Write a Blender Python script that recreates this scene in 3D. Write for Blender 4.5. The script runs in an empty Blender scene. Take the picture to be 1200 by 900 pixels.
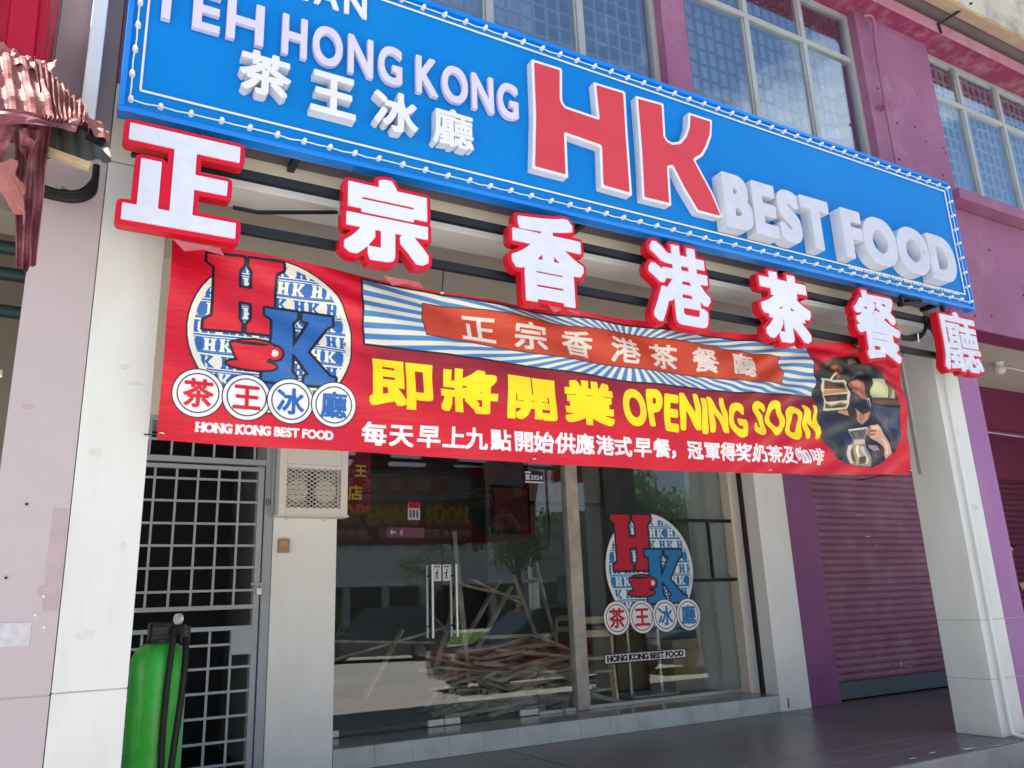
import bpy, bmesh, math, random
import numpy as np
from mathutils import Vector, Matrix

C = bpy.context.scene.collection
SC = bpy.context.scene
random.seed(7)
rng = np.random.default_rng(7)

# ------------------------------------------------------------------ camera
YAW, PITCH, ROLL, FPX = 0.51611824, 0.26989307, -0.03969711, 941.92
fw = Vector((math.sin(YAW)*math.cos(PITCH), math.cos(YAW)*math.cos(PITCH), math.sin(PITCH)))
r0 = Vector((math.cos(YAW), -math.sin(YAW), 0)); u0 = r0.cross(fw)
rt = r0*math.cos(ROLL) + u0*math.sin(ROLL)
up = -r0*math.sin(ROLL) + u0*math.cos(ROLL)
cd = bpy.data.cameras.new('camera'); cam = bpy.data.objects.new('camera', cd); C.objects.link(cam)
cam.matrix_world = Matrix(((rt.x, up.x, -fw.x, 0), (rt.y, up.y, -fw.y, 0), (rt.z, up.z, -fw.z, 1.2), (0, 0, 0, 1)))
cd.sensor_width = 36; cd.lens = FPX/1200*36; cd.clip_start = 0.05; cd.clip_end = 800
SC.camera = cam

# ------------------------------------------------------------------ light
SUN = Vector((-0.45, 0.13, 0.88)).normalized()
elev = math.asin(SUN.z); azim = math.atan2(SUN.x, SUN.y)
w = bpy.data.worlds.new('World'); SC.world = w; w.use_nodes = True
nt = w.node_tree; nt.nodes.clear()
wo = nt.nodes.new('ShaderNodeOutputWorld'); wb = nt.nodes.new('ShaderNodeBackground')
sky = nt.nodes.new('ShaderNodeTexSky'); sky.sky_type = 'NISHITA'; sky.sun_disc = False
sky.sun_elevation = elev; sky.sun_rotation = azim; sky.air_density = 1.0; sky.dust_density = 1.5; sky.ozone_density = 1.0
tc = nt.nodes.new('ShaderNodeTexCoord'); mp = nt.nodes.new('ShaderNodeMapping'); mp.inputs['Scale'].default_value = (1, 1, 2.2)
nz = nt.nodes.new('ShaderNodeTexNoise'); nz.inputs['Scale'].default_value = 2.6; nz.inputs['Detail'].default_value = 8; nz.inputs['Roughness'].default_value = .6
cr = nt.nodes.new('ShaderNodeValToRGB'); cr.color_ramp.elements[0].position = .46; cr.color_ramp.elements[1].position = .64
mx = nt.nodes.new('ShaderNodeMix'); mx.data_type = 'RGBA'; mx.inputs[7].default_value = (6.0, 6.4, 7.0, 1)
nt.links.new(tc.outputs['Generated'], mp.inputs[0]); nt.links.new(mp.outputs[0], nz.inputs[0]); nt.links.new(nz.outputs[0], cr.inputs[0])
nt.links.new(cr.outputs[0], mx.inputs[0]); nt.links.new(sky.outputs[0], mx.inputs[6]); nt.links.new(mx.outputs[2], wb.inputs[0])
wb.inputs[1].default_value = 0.062
nt.links.new(wb.outputs[0], wo.inputs[0])
sd = bpy.data.lights.new('sun', 'SUN'); sd.energy = 5.0; sd.angle = math.radians(.5); sd.color = (1, .94, .87)
so = bpy.data.objects.new('sun', sd); C.objects.link(so); so.rotation_euler = SUN.to_track_quat('Z', 'Y').to_euler()
SC.view_settings.view_transform = 'Standard'; SC.view_settings.look = 'None'; SC.view_settings.gamma = 1
SC.view_settings.use_curve_mapping = False
SC.view_settings.exposure = 1.84
SC.cycles.max_bounces = 10; SC.cycles.diffuse_bounces = 6; SC.cycles.transparent_max_bounces = 16; SC.cycles.caustics_reflective = False

# ------------------------------------------------------------------ materials
def s2l(v):
    v = v/255.0
    return v/12.92 if v <= .04045 else ((v+.055)/1.055)**2.4
def S(r, g, b): return (s2l(r), s2l(g), s2l(b))
MC = {}
def mat(name, col, rough=.6, var=.08, scale=2.0, bump=.0, bscale=60., metal=0., coat=0., dirt=None, dscale=.8, damt=.35, streak=False, emit=0., spec=.3, dark=None):
    if name in MC: return MC[name]
    m = bpy.data.materials.new(name); m.use_nodes = True; MC[name] = m
    t = m.node_tree; b = t.nodes['Principled BSDF']
    b.inputs['Roughness'].default_value = rough; b.inputs['Metallic'].default_value = metal; b.inputs['Coat Weight'].default_value = coat
    b.inputs['Specular IOR Level'].default_value = spec
    tcn = t.nodes.new('ShaderNodeTexCoord'); geo = t.nodes.new('ShaderNodeNewGeometry')
    def noise(sc, det=5, sz=(1, 1, 1)):
        n = t.nodes.new('ShaderNodeTexNoise'); n.inputs['Scale'].default_value = sc; n.inputs['Detail'].default_value = det
        mm = t.nodes.new('ShaderNodeMapping'); mm.inputs['Scale'].default_value = sz
        t.links.new(geo.outputs['Position'], mm.inputs[0]); t.links.new(mm.outputs[0], n.inputs[0]); return n
    def ramp(src, a, c0, bb, c1):
        r = t.nodes.new('ShaderNodeValToRGB'); e = r.color_ramp.elements
        e[0].position = a; e[0].color = (*c0, 1); e[1].position = bb; e[1].color = (*c1, 1)
        t.links.new(src, r.inputs[0]); return r
    n1 = noise(scale)
    lo = tuple(c*(1-var) for c in col); hi = tuple(min(1, c*(1+var)) for c in col)
    out = ramp(n1.outputs[0], .3, lo, .7, hi).outputs[0]
    if dirt is not None:
        n2 = noise(dscale, 9, (1.0, 1.0, .22) if streak else (1, 1, 1)); n2.inputs['Roughness'].default_value = .68
        rr = ramp(n2.outputs[0], .48, (0, 0, 0), .72, (damt,)*3)
        mi = t.nodes.new('ShaderNodeMix'); mi.data_type = 'RGBA'; t.links.new(rr.outputs[0], mi.inputs[0]); t.links.new(out, mi.inputs[6])
        mi.inputs[7].default_value = (*dirt, 1); out = mi.outputs[2]
    t.links.new(out, b.inputs['Base Color'])
    if bump:
        n3 = noise(bscale, 4); bp = t.nodes.new('ShaderNodeBump'); bp.inputs['Strength'].default_value = bump; bp.inputs['Distance'].default_value = .01
        t.links.new(n3.outputs[0], bp.inputs['Height']); t.links.new(bp.outputs[0], b.inputs['Normal'])
    if emit:
        b.inputs['Emission Color'].default_value = (*col, 1); b.inputs['Emission Strength'].default_value = emit
    # roughness breakup
    rg = t.nodes.new('ShaderNodeMapRange'); rg.inputs[3].default_value = max(.02, rough-.07); rg.inputs[4].default_value = min(1, rough+.07)
    t.links.new(n1.outputs[0], rg.inputs[0]); t.links.new(rg.outputs[0], b.inputs['Roughness'])
    return m
def glass(name, tint, f0, rough=0.0, refl=(1, 1, 1)):
    m = bpy.data.materials.new(name); m.use_nodes = True; t = m.node_tree; t.nodes.clear()
    o = t.nodes.new('ShaderNodeOutputMaterial'); ms = t.nodes.new('ShaderNodeMixShader'); tr = t.nodes.new('ShaderNodeBsdfTransparent'); gl = t.nodes.new('ShaderNodeBsdfGlossy')
    tr.inputs[0].default_value = (*tint, 1); gl.inputs['Roughness'].default_value = rough; gl.inputs[0].default_value = (*refl, 1)
    g = t.nodes.new('ShaderNodeNewGeometry'); dp = t.nodes.new('ShaderNodeVectorMath'); dp.operation = 'DOT_PRODUCT'
    t.links.new(g.outputs['Normal'], dp.inputs[0]); t.links.new(g.outputs['Incoming'], dp.inputs[1])
    def M(op, a, b=None):
        n = t.nodes.new('ShaderNodeMath'); n.operation = op
        for i, v in enumerate((a, b)):
            if v is None: continue
            if hasattr(v, 'links'): t.links.new(v, n.inputs[i])
            else: n.inputs[i].default_value = v
        return n.outputs[0]
    ab = M('ABSOLUTE', dp.outputs['Value']); om = M('SUBTRACT', 1.0, ab); p5 = M('POWER', om, 5.0)
    f = M('ADD', M('MULTIPLY', p5, 1-f0), f0)
    t.links.new(f, ms.inputs[0]); t.links.new(tr.outputs[0], ms.inputs[1]); t.links.new(gl.outputs[0], ms.inputs[2]); t.links.new(ms.outputs[0], o.inputs[0])
    return m

WHITE = mat('white_wall_paint', (.84, .85, .84), .55, .03, 1.5, .12, 25, dirt=(.52, .50, .46), dscale=1.3, damt=.28, streak=True)  # corridor white lightened in place of the light missing under the walkway
FWHITE = mat('dimmed_white_column_paint', (.63, .65, .645), .55, .03, 1.5, .12, 25, dirt=(.46, .45, .41), dscale=2.2, damt=.5, streak=True)  # front white darkened to even out light against the corridor; streaks are dirt
CREAM = mat('cream_wall_paint', (.74, .69, .60), .6, .04, 1.5, .12, 25, dirt=(.45, .40, .34), dscale=1.1, damt=.3, streak=True)
CEIL = mat('ceiling_plaster', (.58, .54, .49), .8, .06, 1.2, .2, 20)
PINK = mat('faded_pink_paint', (.45, .395, .43), .6, .04, 1.2, .12, 22, dirt=(.42, .36, .38), dscale=1.6, damt=.4, streak=True)
PATCH = mat('patched_pink_paint', (.41, .325, .345), .6, .07, 9, .15, 30)
PALE = mat('pale_glue_residue', (.50, .49, .55), .6, .12, 30, .15, 60)
MAUVE = mat('grey_mauve_paint', (.30, .265, .29), .65, .06, 1.5, .12, 22, dirt=(.2, .18, .19), dscale=1.2, damt=.4, streak=True)
PURPLE = mat('purple_upper_paint', (.245, .095, .195), .6, .10, 1.4, .15, 18, dirt=(.36, .21, .32), dscale=2.2, damt=.5)
VIOLET = mat('violet_column_paint', (.285, .13, .32), .6, .06, 1.3, .12, 22, dirt=(.45, .25, .45), dscale=2.0, damt=.3, streak=True)
PLUM = mat('plum_wall_paint', (.235, .075, .21), .55, .07, 1.3, .12, 22, dirt=(.28, .12, .24), dscale=2.0, damt=.35)
MAROON = mat('maroon_beam_paint', (.17, .025, .085), .55, .07, 1.3, .12, 22)
CONC = mat('weathered_concrete', (.46, .44, .40), .85, .12, 2, .4, 30, dirt=(.12, .11, .10), dscale=1.6, damt=.8, streak=False)
FLOOR = mat('dark_polished_cement_floor', (.125, .12, .125), .30, .14, .9, .02, 6, dirt=(.16, .14, .16), dscale=1.1, damt=.35, spec=.5)
JOINT = mat('floor_joint_mortar', (.22, .20, .20), .8, .1, 6)
CHIP = mat('chipped_floor_plaster', (.55, .55, .55), .8, .1, 8)
TILE = mat('pale_glazed_step_tile', (.58, .62, .61), .22, .05, 3, .02, 12, dirt=(.28, .27, .25), dscale=4, damt=.4)
TILETOP = mat('grey_glazed_top_tile', (.20, .21, .21), .16, .06, 3, .02, 12)
ASPH = mat('bounce_lightened_road', (.42, .40, .365), .85, .12, .6, .5, 90, dirt=(.48, .46, .41), dscale=.35, damt=.6)  # road colour lightened to bounce more light under the walkway
BLUE = mat('blue_sign_panel', (.0, .185, .60), .33, .05, .8, .05, 3, spec=.18, dirt=(.01, .215, .60), dscale=1.5, damt=.4, streak=True)
BLUED = mat('blue_sign_edge', (.0, .10, .42), .35, .05)
LTXT = mat('pale_lilac_acrylic', (.58, .56, .76), .35, .03, 4)
LWHT = mat('white_acrylic', (.66, .69, .78), .3, .03, 4)
LSIDE = mat('letter_return_white', (.60, .63, .68), .35, .04, 4)
LGREY = mat('pale_grey_acrylic_film', (.50, .54, .68), .3, .05, 9, .15, 14)
HKRED = mat('letter_red_acrylic', (.54, .045, .07), .4, .04, 4, spec=.3)
RED = mat('red_acrylic', (.58, .008, .035), .35, .04, 4, spec=.2)
REDD = mat('red_letter_return', (.50, .008, .02), .32, .05, 4)
FILM = mat('white_acrylic_with_film', (.60, .64, .77), .22, .05, 14, .5, 9)
BLACKM = mat('black_painted_steel', (.012, .014, .02), .42, .1, 6)
CABLE = mat('black_cable_rubber', (.01, .01, .013), .5, .1, 6)
WBULB = mat('white_lamp_cap', (.78, .76, .70), .3, .05, 20)
WPVC = mat('white_pvc', (.66, .70, .72), .4, .05, 3, dirt=(.4, .4, .38), dscale=2, damt=.4, streak=True)
ALU = mat('aluminium_frame', (.40, .43, .45), .38, .06, 5, metal=.35)
STEEL = mat('brushed_steel', (.66, .67, .64), .34, .05, 30, metal=.45)
GRILLE = mat('grey_grille_paint', (.36, .40, .45), .45, .06, 6)
TIMB = mat('weathered_mullion', (.42, .39, .36), .6, .18, 7, .2, 30, dirt=(.2, .18, .16), dscale=5, damt=.6, streak=True)
ACW = mat('beige_vent_housing', (.78, .76, .72), .5, .04, 3, dirt=(.4, .36, .3), dscale=3, damt=.3)
ACI = mat('vent_louver', (.35, .33, .30), .6, .05)
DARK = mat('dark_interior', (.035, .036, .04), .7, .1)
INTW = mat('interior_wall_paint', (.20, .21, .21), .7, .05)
GREEN = mat('green_fibreglass', (.05, .50, .06), .34, .18, 9, .2, 40, coat=.2, dirt=(.10, .40, .06), dscale=6, damt=.4)
WOOD = mat('weathered_timber', (.42, .35, .26), .65, .45, 5, .3, 40)
WOODL = mat('light_chair_wood', (.78, .56, .34), .5, .12, 8)
SHUT = mat('mauve_shutter_paint', (.255, .105, .175), .48, .12, 3, .08, 30, dirt=(.34, .27, .34), dscale=3.0, damt=.35)
SHUTR = mat('maroon_shutter_paint', (.13, .022, .06), .48, .12, 3, .08, 30)
SHUTB = mat('slate_shutter_bottom', (.09, .12, .15), .45, .1, 4)
TIN = mat('pink_crumpled_tin', (.31, .125, .115), .5, .3, 7, .1, 20, metal=.1, dirt=(.20, .05, .07), dscale=7, damt=.85)
TIND = mat('maroon_crumpled_tin', (.14, .04, .055), .45, .25, 8, .1, 20, metal=.2, dirt=(.38, .15, .17), dscale=6, damt=.6)
TING = mat('grey_zinc_sheet', (.10, .105, .10), .6, .15, 4)
REDTIN = mat('red_metal_cladding', (.36, .004, .03), .4, .08, 2)
UGLASS = glass('tinted_window_glass', (.82, .87, .92), .29, .0, (.84, .94, 1.0))
DGLASS = glass('shopfront_glass', (.91, .95, .96), .048)
CURT = mat('lilac_curtain', (.76, .72, .86), .8, .1, 6)
SKIN = mat('skin', (.50, .27, .18), .5, .06, 10)
CAR1 = mat('dark_car_paint', (.035, .038, .045), .2, .05, coat=1)
CAR2 = mat('red_car_paint', (.085, .008, .012), .2, .05, coat=1)
CARG = mat('car_glass', (.02, .03, .035), .06, .05)
TYRE = mat('tyre_rubber', (.02, .02, .02), .8, .1)
LEAF = mat('leaf_green', (.06, .13, .03), .6, .35, 3)
BARK = mat('bark', (.14, .10, .07), .85, .2, 8)
GRASS = mat('grass', (.10, .16, .04), .9, .3, 2)
BWALL = mat('opposite_wall_grey', (.20, .235, .27), .7, .05, .3, dirt=(.4, .42, .44), dscale=.3, damt=.4)

# ------------------------------------------------------------------ mesh helpers
def org(parent):
    v = Vector((0, 0, 0))
    while parent is not None: v += parent.location; parent = parent.parent
    return v
def tagp(o, label=None, cat=None, group=None, kind=None):
    if label: o['label'] = label
    if cat: o['category'] = cat
    if group: o['group'] = group
    if kind: o['kind'] = kind
    return o
def thing(name, label, cat, loc=(0, 0, 0), group=None):
    o = bpy.data.objects.new(name, None); C.objects.link(o); o.location = loc; o.empty_display_size = .1
    return tagp(o, label, cat, group)
def link(name, me, parent, loc=None, rot=None):
    o = bpy.data.objects.new(name, me); C.objects.link(o); o.parent = parent
    if loc is not None: o.location = Vector(loc) - org(parent)
    if rot is not None: o.rotation_euler = rot
    return o
def obj(name, verts, faces, m, parent=None, smooth=False, mats=None, midx=None):
    """verts in world metres; origin placed at base centre"""
    v = np.asarray(verts, dtype=float)
    c = Vector(((v[:, 0].min()+v[:, 0].max())/2, (v[:, 1].min()+v[:, 1].max())/2, v[:, 2].min()))
    me = bpy.data.meshes.new(name)
    me.from_pydata([tuple(p) for p in (v-np.array(c))], [], [tuple(f) for f in faces])
    for mm in (mats or [m]): me.materials.append(mm)
    if midx is not None: me.polygons.foreach_set('material_index', midx)
    if smooth:
        me.polygons.foreach_set('use_smooth', [True]*len(me.polygons)); me.update(); me.set_sharp_from_angle(angle=math.radians(42))
    me.update()
    return link(name, me, parent, c)
class MB:
    def __init__(s): s.v = []; s.f = []
    def add(s, v, f):
        n = len(s.v); s.v += [tuple(p) for p in v]; s.f += [tuple(i+n for i in q) for q in f]
    def box(s, x0, x1, y0, y1, z0, z1, bev=0):
        if bev <= 0:
            v = [(x, y, z) for x in (x0, x1) for y in (y0, y1) for z in (z0, z1)]
            s.add(v, [(0, 1, 3, 2), (4, 6, 7, 5), (0, 4, 5, 1), (2, 3, 7, 6), (0, 2, 6, 4), (1, 5, 7, 3)])
        else:
            bm = bmesh.new(); bmesh.ops.create_cube(bm, size=1)
            for q in bm.verts: q.co = Vector(((x0+x1)/2+q.co.x*(x1-x0), (y0+y1)/2+q.co.y*(y1-y0), (z0+z1)/2+q.co.z*(z1-z0)))
            bmesh.ops.bevel(bm, geom=list(bm.edges), offset=bev, segments=2, affect='EDGES', profile=.5)
            bm.verts.index_update()
            s.add([tuple(q.co) for q in bm.verts], [[q.index for q in f.verts] for f in bm.faces]); bm.free()
        return s
    def tube(s, pts, r, n=8, cap=True):
        pts = [Vector(p) for p in pts]; rings = []
        rr = r if hasattr(r, '__len__') else [r]*len(pts)
        u = None
        for i, p in enumerate(pts):
            d = (pts[min(i+1, len(pts)-1)]-pts[max(i-1, 0)]).normalized()
            if u is None: u = d.orthogonal().normalized()
            u = (u-d*u.dot(d)).normalized(); v2 = d.cross(u)
            rings.append([p+(u*math.cos(a)+v2*math.sin(a))*rr[i] for a in [2*math.pi*k/n for k in range(n)]])
        f = []
        for i in range(len(pts)-1):
            for k in range(n): f.append((i*n+k, i*n+(k+1) % n, (i+1)*n+(k+1) % n, (i+1)*n+k))
        if cap: f.append(tuple(range(n-1, -1, -1))); f.append(tuple((len(pts)-1)*n+k for k in range(n)))
        s.add([p for r_ in rings for p in r_], f); return s
    def beam(s, a, b, wx, wy, upv=(0, 0, 1)):
        a, b = Vector(a), Vector(b); d = (b-a).normalized(); u = Vector(upv)
        if abs(d.dot(u)) > .95: u = Vector((1, 0, 0))
        p = d.cross(u).normalized(); q = p.cross(d)
        v = [e+p*sx*wx/2+q*sy*wy/2 for e in (a, b) for sx, sy in ((-1, -1), (1, -1), (1, 1), (-1, 1))]
        s.add(v, [(3, 2, 1, 0), (4, 5, 6, 7), (0, 1, 5, 4), (1, 2, 6, 5), (2, 3, 7, 6), (3, 0, 4, 7)]); return s
    def build(s, name, m, parent=None, smooth=False): return obj(name, s.v, s.f, m, parent, smooth)
def box(name, x0, x1, y0, y1, z0, z1, m, parent=None, bev=0): return MB().box(x0, x1, y0, y1, z0, z1, bev).build(name, m, parent)
def curve(pts, k=6):
    P = [Vector(p) for p in pts]; P = [P[0]*2-P[1]]+P+[P[-1]*2-P[-2]]; out = []
    for i in range(1, len(P)-2):
        a, b, c, d = P[i-1:i+3]
        for j in range(k):
            t = j/k; out.append(.5*((2*b)+(c-a)*t+(2*a-5*b+4*c-d)*t*t+(3*b-a-3*c+d)*t**3))
    return out+[P[-2]]
def tube(name, pts, r, m, parent=None, n=10):
    if name in ('cable', 'hose', 'outlet_bend', 'drain_pipe', 'shackle') and len(pts) > 2: pts = curve(pts)
    return MB().tube(pts, r, n).build(name, m, parent, True)
def lathe(name, prof, m, parent, loc, n=20):
    v = []; f = []
    for r, z in prof:
        for k in range(n): a = 2*math.pi*k/n; v.append((loc[0]+r*math.cos(a), loc[1]+r*math.sin(a), loc[2]+z))
    for i in range(len(prof)-1):
        for k in range(n): f.append((i*n+k, i*n+(k+1) % n, (i+1)*n+(k+1) % n, (i+1)*n+k))
    f.append(tuple(range(n-1, -1, -1))); f.append(tuple((len(prof)-1)*n+k for k in range(n)))
    return obj(name, v, f, m, parent, True)

# ------------------------------------------------------------------ lettering toolkit (signed distance fields in a facade plane X,Z)
_tc = bpy.data.curves.new('lettering', 'FONT'); _tc.resolution_u = 6
_to = bpy.data.objects.new('lettering', _tc); C.objects.link(_to)
_GL = {}
def glyph(ch):
    """outline segments in em units, N x 4"""
    if ch in _GL: return _GL[ch]
    _tc.body = ch; bpy.context.view_layer.update()
    me = bpy.data.meshes.new_from_object(_to.evaluated_get(bpy.context.evaluated_depsgraph_get()))
    cnt = {}
    for p in me.polygons:
        for e in p.edge_keys: cnt[e] = cnt.get(e, 0)+1
    co = [v.co for v in me.vertices]
    s = np.array([(co[a].x, co[a].y, co[b].x, co[b].y) for (a, b), k in cnt.items() if k == 1])
    bpy.data.meshes.remove(me); _GL[ch] = s; return s
def polyseg(pts):
    p = np.array(pts, float); q = np.roll(p, -1, 0); return np.hstack([p, q])
def fit(seg, x0, x1, z0, z1, box=None):
    """box: em box used instead of the glyph's own bounds"""
    s = seg.copy()
    if box is None: box = (min(s[:, 0].min(), s[:, 2].min()), max(s[:, 0].max(), s[:, 2].max()), min(s[:, 1].min(), s[:, 3].min()), max(s[:, 1].max(), s[:, 3].max()))
    a, b, c, d = box
    for i in (0, 2): s[:, i] = x0+(s[:, i]-a)/(b-a)*(x1-x0)
    for i in (1, 3): s[:, i] = z0+(s[:, i]-c)/(d-c)*(z1-z0)
    return s
CJK = (.03, .97, -.085, .845)
def sdf(seg, X, Z):
    shp = X.shape; x = X.ravel()[:, None]; z = Z.ravel()[:, None]
    out = np.full(x.shape[0], 1e9); ins = np.zeros(x.shape[0], bool)
    for c in range(0, len(seg), 64):
        s = seg[c:c+64]; ax, az, bx, bz = s[:, 0], s[:, 1], s[:, 2], s[:, 3]
        dx, dz = bx-ax, bz-az; L = dx*dx+dz*dz+1e-12
        t = np.clip(((x-ax)*dx+(z-az)*dz)/L, 0, 1)
        out = np.minimum(out, ((x-ax-t*dx)**2+(z-az-t*dz)**2).min(1))
        cr_ = ((az > z) != (bz > z)) & (x < (bx-ax)*(z-az)/np.where(dz == 0, 1e-12, dz)+ax)
        ins ^= (cr_.sum(1) % 2 == 1)
    d = np.sqrt(out); return np.where(ins, -d, d).reshape(shp)
def bounds(seg): return min(seg[:, 0].min(), seg[:, 2].min()), max(seg[:, 0].max(), seg[:, 2].max()), min(seg[:, 1].min(), seg[:, 3].min()), max(seg[:, 1].max(), seg[:, 3].max())
def contours(F, xs, zs, level):
    """marching squares -> closed loops"""
    G = F-level; G = np.where(np.abs(G) < 1e-9, 1e-9, G); ins = G < 0
    seg = {}
    code = ins[:-1, :-1]*1+ins[:-1, 1:]*2+ins[1:, 1:]*4+ins[1:, :-1]*8
    TB = {1: [(3, 0)], 2: [(0, 1)], 3: [(3, 1)], 4: [(1, 2)], 5: [(3, 0), (1, 2)], 6: [(0, 2)], 7: [(3, 2)], 8: [(2, 3)], 9: [(2, 0)], 10: [(0, 1), (2, 3)], 11: [(2, 1)], 12: [(1, 3)], 13: [(1, 0)], 14: [(0, 3)]}
    def pt(j, i, e):
        if e == 0: a, b = (j, i), (j, i+1)
        elif e == 1: a, b = (j, i+1), (j+1, i+1)
        elif e == 2: a, b = (j+1, i), (j+1, i+1)
        else: a, b = (j, i), (j+1, i)
        ga, gb = G[a], G[b]; t = ga/(ga-gb)
        return (a, b), (xs[a[1]]+(xs[b[1]]-xs[a[1]])*t, zs[a[0]]+(zs[b[0]]-zs[a[0]])*t)
    P = {}
    for j, i in zip(*np.nonzero((code > 0) & (code < 15))):
        for e0, e1 in TB[int(code[j, i])]:
            k0, p0 = pt(j, i, e0); k1, p1 = pt(j, i, e1); P[k0] = p0; P[k1] = p1; seg[k0] = k1
    loops = []
    while seg:
        k, nx = seg.popitem(); lp = [k]
        while nx in seg: lp.append(nx); nx = seg.pop(nx)
        if len(lp) > 5: loops.append([P[q] for q in lp])
    return loops
def simplify(lp, tol):
    p = np.array(lp)
    def rdp(a, b):
        if b <= a+1: return []
        d = p[b]-p[a]; L = np.hypot(*d)+1e-12; q = p[a+1:b]-p[a]
        h = np.abs(q[:, 0]*d[1]-q[:, 1]*d[0])/L if L > 1e-9 else np.hypot(q[:, 0], q[:, 1])
        m_ = int(h.argmax())
        if h[m_] < tol: return []
        m_ += a+1; return rdp(a, m_)+[m_]+rdp(m_, b)
    n = len(p); h = n//2
    idx = [0]+rdp(0, h)+[h]+rdp(h, n-1)+[n-1]
    return p[idx]
_cv_cache = {}
def solid(name, loops, yf, depth, m, parent, side=None, bev=0, uv=None):
    """extruded plate: front face at y=yf, depth going to +y"""
    cu = bpy.data.curves.new(name, 'CURVE'); cu.dimensions = '2D'; cu.fill_mode = 'BOTH'; cu.extrude = depth/2
    a = np.vstack([np.array(l) for l in loops]); cx, cz = (a[:, 0].min()+a[:, 0].max())/2, a[:, 1].min()
    for l in loops:
        sp = cu.splines.new('POLY'); sp.points.add(len(l)-1); sp.use_cyclic_u = True
        sp.points.foreach_set('co', np.array([(p[0]-cx, p[1]-cz, 0, 1) for p in l]).ravel())
    tmp = bpy.data.objects.new('tmp', cu); C.objects.link(tmp); bpy.context.view_layer.update()
    me = bpy.data.meshes.new_from_object(tmp.evaluated_get(bpy.context.evaluated_depsgraph_get()))
    bpy.data.objects.remove(tmp); bpy.data.curves.remove(cu)
    me.name = name; n = len(me.vertices); co = np.empty(n*3); me.vertices.foreach_get('co', co); co = co.reshape(-1, 3)
    co = np.stack([co[:, 0], -co[:, 2]+depth/2, co[:, 1]], 1); me.vertices.foreach_set('co', co.ravel())
    me.materials.clear(); me.materials.append(m)
    if side is not None:
        me.materials.append(side)
        me.update()
        for p in me.polygons: p.material_index = 0 if abs(p.normal.y) > .7 and p.center.y < depth*.5 else 1
    me.polygons.foreach_set('use_smooth', [False]*len(me.polygons))
    me.update()
    return link(name, me, parent, (cx, yf, cz))
def field_of(segs, pad, res):
    bs = [bounds(s) for s in segs]; x0 = min(b[0] for b in bs)-pad; x1 = max(b[1] for b in bs)+pad; z0 = min(b[2] for b in bs)-pad; z1 = max(b[3] for b in bs)+pad
    xs = np.arange(x0, x1+res, res); zs = np.arange(z0, z1+res, res); X, Z = np.meshgrid(xs, zs)
    F = None
    for s in segs:
        f = sdf(s, X, Z); F = f if F is None else np.minimum(F, f)
    return F, xs, zs
def minsq(F, n):
    for ax in (0, 1):
        G = F.copy()
        for k in range(1, n+1):
            for s_ in (k, -k):
                R = np.roll(F, s_, ax)
                if ax == 0:
                    if s_ > 0: R[:s_] = F[:s_]
                    else: R[s_:] = F[s_:]
                else:
                    if s_ > 0: R[:, :s_] = F[:, :s_]
                    else: R[:, s_:] = F[:, s_:]
                G = np.minimum(G, R)
        F = G
    return F
def plates(F, xs, zs, level, tol): return [simplify(l, tol) for l in contours(F, xs, zs, level)]
def row(text, x0, x1, z0, z1, gap, space):
    """fit separate letters into a row: list of (char, segs)"""
    W = []
    for ch in text:
        if ch == ' ': W.append(None); continue
        b = bounds(glyph(ch)); W.append(b[1]-b[0])
    tot = sum(v for v in W if v); ng = len(text)-1; ns = text.count(' ')
    k = ((x1-x0)-gap*(ng-2*ns)-space*ns)/tot
    out = []; x = x0
    for ch, v in zip(text, W):
        if v is None: x += space-gap; continue
        out.append((ch, fit(glyph(ch), x, x+v*k, z0, z1))); x += v*k+gap
    return out
# slab-serif / block letters, unit box
def rc(x0, x1, z0, z1): return [(x0, z0), (x1, z0), (x1, z1), (x0, z1)]
SLAB_H = [rc(.10, .42, 0, 1), rc(.60, .90, 0, 1), rc(.40, .62, .40, .60), [(0, 0), (.47, 0), (.47, .09), (.42, .16), (.10, .16), (0, .10)], [(.54, 0), (1, 0), (1, .10), (.9, .16), (.6, .16), (.54, .09)],
          [(0, 1), (.47, 1), (.47, .91), (.42, .84), (.10, .84), (0, .90)], [(.54, 1), (1, 1), (1, .90), (.9, .84), (.6, .84), (.54, .91)]]
SLAB_K = [rc(.10, .40, 0, 1), [(0, 0), (.47, 0), (.47, .09), (.40, .15), (.10, .15), (0, .10)], [(0, 1), (.47, 1), (.47, .91), (.40, .85), (.10, .85), (0, .90)],
          [(.36, .40), (.66, .88), (.55, .90), (.55, 1), (1, 1), (1, .88), (.92, .84), (.62, .44), (.96, .13), (1.05, .11), (1.05, 0), (.60, 0), (.60, .10), (.66, .13), (.44, .38)]]
def unit(polys, x0, x1, z0, z1): return [polyseg([(x0+a*(x1-x0), z0+b*(z1-z0)) for a, b in p]) for p in polys]
def ellipse(cx, cz, rx, rz, n=48, a0=0, a1=2*math.pi): return [(cx+rx*math.cos(a0+(a1-a0)*k/n), cz+rz*math.sin(a0+(a1-a0)*k/n)) for k in range(n)]
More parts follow.
